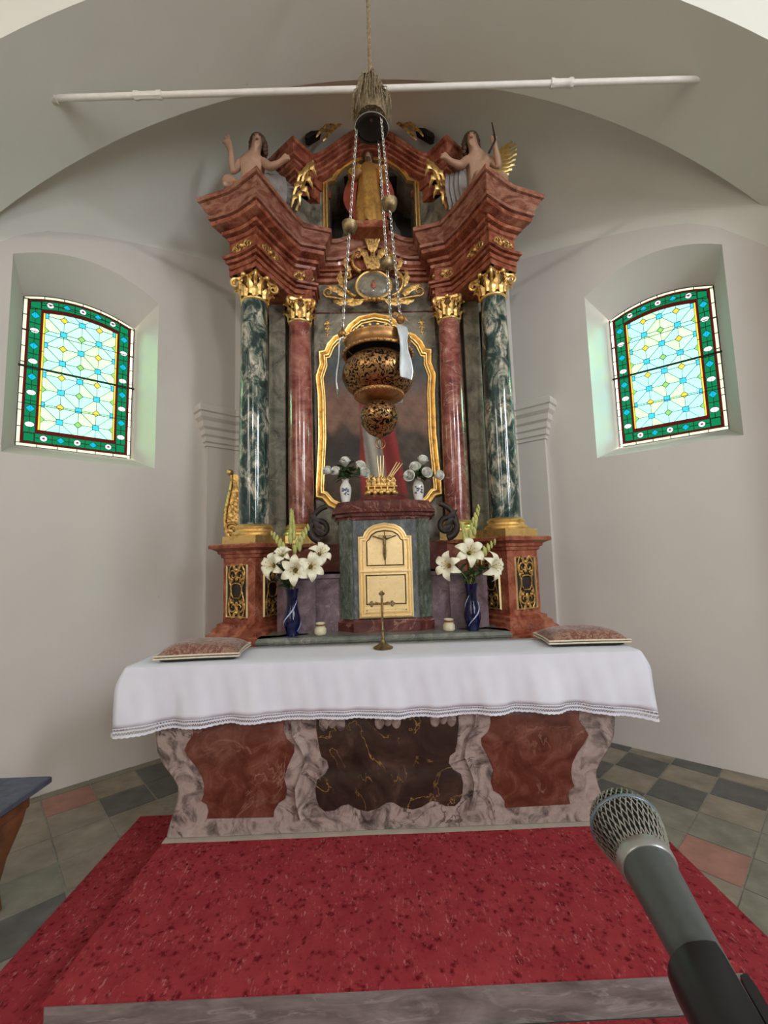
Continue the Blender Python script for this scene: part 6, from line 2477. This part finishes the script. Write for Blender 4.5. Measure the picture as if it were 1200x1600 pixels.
RO = [(-1, (-0.352, 3.07, 2.052), 'outermost left white rose in the left porcelain vase'), (-1, (-0.300, 3.08, 2.045), 'second white rose from the left in the left porcelain vase'), (-1, (-0.245, 3.10, 2.105), 'highest white rose in the left porcelain vase'), (-1, (-0.155, 3.08, 2.075), 'upper right white rose in the left porcelain vase'), (-1, (-0.128, 3.05, 2.030), 'lower right white rose in the left porcelain vase'),
      (1, (0.222, 3.06, 2.005), 'lowest left white rose in the right porcelain vase'), (1, (0.262, 3.08, 2.055), 'middle white rose in the right porcelain vase'), (1, (0.308, 3.11, 2.105), 'highest white rose in the right porcelain vase'), (1, (0.325, 3.06, 2.020), 'front white rose in the right porcelain vase'), (1, (0.40, 3.08, 2.010), 'outermost right white rose in the right porcelain vase')]
for s, hd, lb in RO:
    bx_ = -0.247 if s < 0 else 0.278
    rose((bx_ + rfl.uniform(-0.01, 0.01), 3.115 + rfl.uniform(-0.008, 0.008), 1.99), hd, lb, 'white roses in the porcelain vases')

# ================================================================== BENCH ON THE LEFT
bench = thing('side_bench', 'small wooden bench with slate blue top by the left wall', 'bench', (-1.98, 2.08, FLOOR_Z))
m = MB()
m.bbox(-2.30, -1.665, 1.80, 2.30, 0.385, 0.418, 0.006)
m.build('seat', 'slate_top', bench)
m = MB()
m.bbox(-2.25, -1.73, 1.86, 2.25, 0.30, 0.385, 0.006)
m.build('apron', 'oak_wood', bench)
for sx, sy in ((-1.78, 2.20), (-1.78, 1.90), (-2.2, 2.20), (-2.2, 1.90)):
    m = MB()
    q = 1 if sx > -2 else -1
    pts = [(sx + q * 0.02, sy, 0.37), (sx + q * 0.0, sy, 0.25), (sx - q * 0.05, sy, 0.10), (sx - q * 0.075, sy, -0.02), (sx - q * 0.06, sy, FLOOR_Z)]
    m.tube(pts, [0.055, 0.046, 0.036, 0.032, 0.036], 8, flat=0.7)
    m.build('leg', 'oak_wood', bench, None, 60)

# ================================================================== MICROPHONE IN THE FOREGROUND
mh = Vector((0.1449, 0.3444, 1.2377))
mdir = Vector((0.013, 0.0877, 0.0144)).normalized()
mic = thing('microphone', 'grey handheld microphone with silver mesh head in the foreground', 'microphone', tuple(mh - mdir * 0.13))
MM = mdir.to_track_quat('Z', 'Y').to_matrix()


def mic_part(prof, name, mat, seg=40):
    mm = MB()
    mm.lathe(prof, tuple(mh), seg, MM)
    return mm.build(name, mat, mic, None, 40)


GR = [(0.0172, -0.022), (0.0200, -0.014), (0.0226, -0.006), (0.0243, 0.001), (0.0250, 0.006), (0.0250, 0.010), (0.0240, 0.015), (0.0217, 0.0205), (0.0180, 0.0250), (0.0128, 0.0282), (0.0065, 0.0300), (0.0010, 0.0305)]
mic_part([(r * 0.965, z * 0.97) for r, z in GR], 'grille_core', 'mic_core')
mm = MB()
nw = 38
for fam in (-1, 1):
    for k in range(nw):
        pts = []
        for j in range(37):
            u = j / 36 * (len(GR) - 2)
            i = min(len(GR) - 3, int(u))
            t = u - i
            r = GR[i][0] + (GR[i + 1][0] - GR[i][0]) * t
            z = GR[i][1] + (GR[i + 1][1] - GR[i][1]) * t
            a = 2 * pi * k / nw + fam * (0.95 * j / 36)
            p = MM @ Vector((r * cos(a), r * sin(a), z))
            off = 0.00025 * fam * (1 if (j + k) % 2 else -1)
            pts.append(tuple(mh + p * (1 + off / 0.025)))
        mm.tube(pts, 0.00058, 4)
mm.build('wire_grille', 'mic_mesh', mic, None, 60, kind='stuff')
mic_part([(0.0240, 0.0062), (0.0258, 0.0063), (0.0263, 0.0070), (0.0263, 0.0088), (0.0258, 0.0095), (0.0240, 0.0096)], 'grille_band', 'mic_band')
mic_part([(0.0165, -0.0300), (0.0178, -0.0297), (0.0186, -0.0285), (0.0190, -0.0225), (0.0184, -0.0205), (0.0170, -0.020)], 'neck_ring', 'mic_ring')
mic_part([(0.004, -0.150), (0.0105, -0.150), (0.0112, -0.148), (0.0130, -0.10), (0.0150, -0.06), (0.0168, -0.033), (0.0172, -0.029), (0.0172, -0.0275), (0.006, -0.0272)], 'handle', 'mic_body')
clip = thing('microphone_stand', 'black microphone stand with clip gripping the handle', 'stand', (0.128, 0.23, FLOOR_Z))
mm = MB()
sect = [(0.0160, -0.094), (0.0200, -0.093), (0.0206, -0.100), (0.0190, -0.140), (0.0175, -0.145), (0.0135, -0.145), (0.0150, -0.100)]
rings = []
for k in range(29):
    a = radians(172 + 290 * k / 28)
    tap = 1.0 if 3 < k < 25 else 0.97
    rings.append([tuple(mh + MM @ Vector((r * tap * cos(a), r * tap * sin(a), z))) for r, z in sect])
mm.loft(rings, True, True)
base_c = mh - mdir * 0.115
dn = Vector((0, 0, -1))
mm.tube([tuple(base_c + Vector((0.0, -0.002, -0.012))), tuple(base_c + Vector((0.0, -0.006, -0.035)))], [0.013, 0.011], 12)
mm.build('clip', 'black_plastic', clip, None, 40)
mm = MB()
jp = base_c + Vector((0.0, -0.006, -0.035))
mm.tube([(jp[0] - 0.016, jp[1], jp[2]), (jp[0] + 0.016, jp[1], jp[2])], 0.011, 12)
mm.build('swivel', 'black_plastic', clip, None, 40)
mm = MB()
mm.tube([tuple(jp), (jp[0], jp[1] - 0.004, jp[2] - 0.06), (jp[0], jp[1] - 0.004, FLOOR_Z + 0.03)], [0.009, 0.0095, 0.0095], 12)
mm.build('pole', 'black_plastic', clip, None, 40)
mm = MB()
mm.lathe([(0.13, FLOOR_Z + 0.0105), (0.135, FLOOR_Z + 0.014), (0.13, FLOOR_Z + 0.026), (0.04, FLOOR_Z + 0.036), (0.014, FLOOR_Z + 0.06)], (jp[0], jp[1] - 0.004, 0), 32)
mm.build('round_base', 'black_plastic', clip, None, 40)
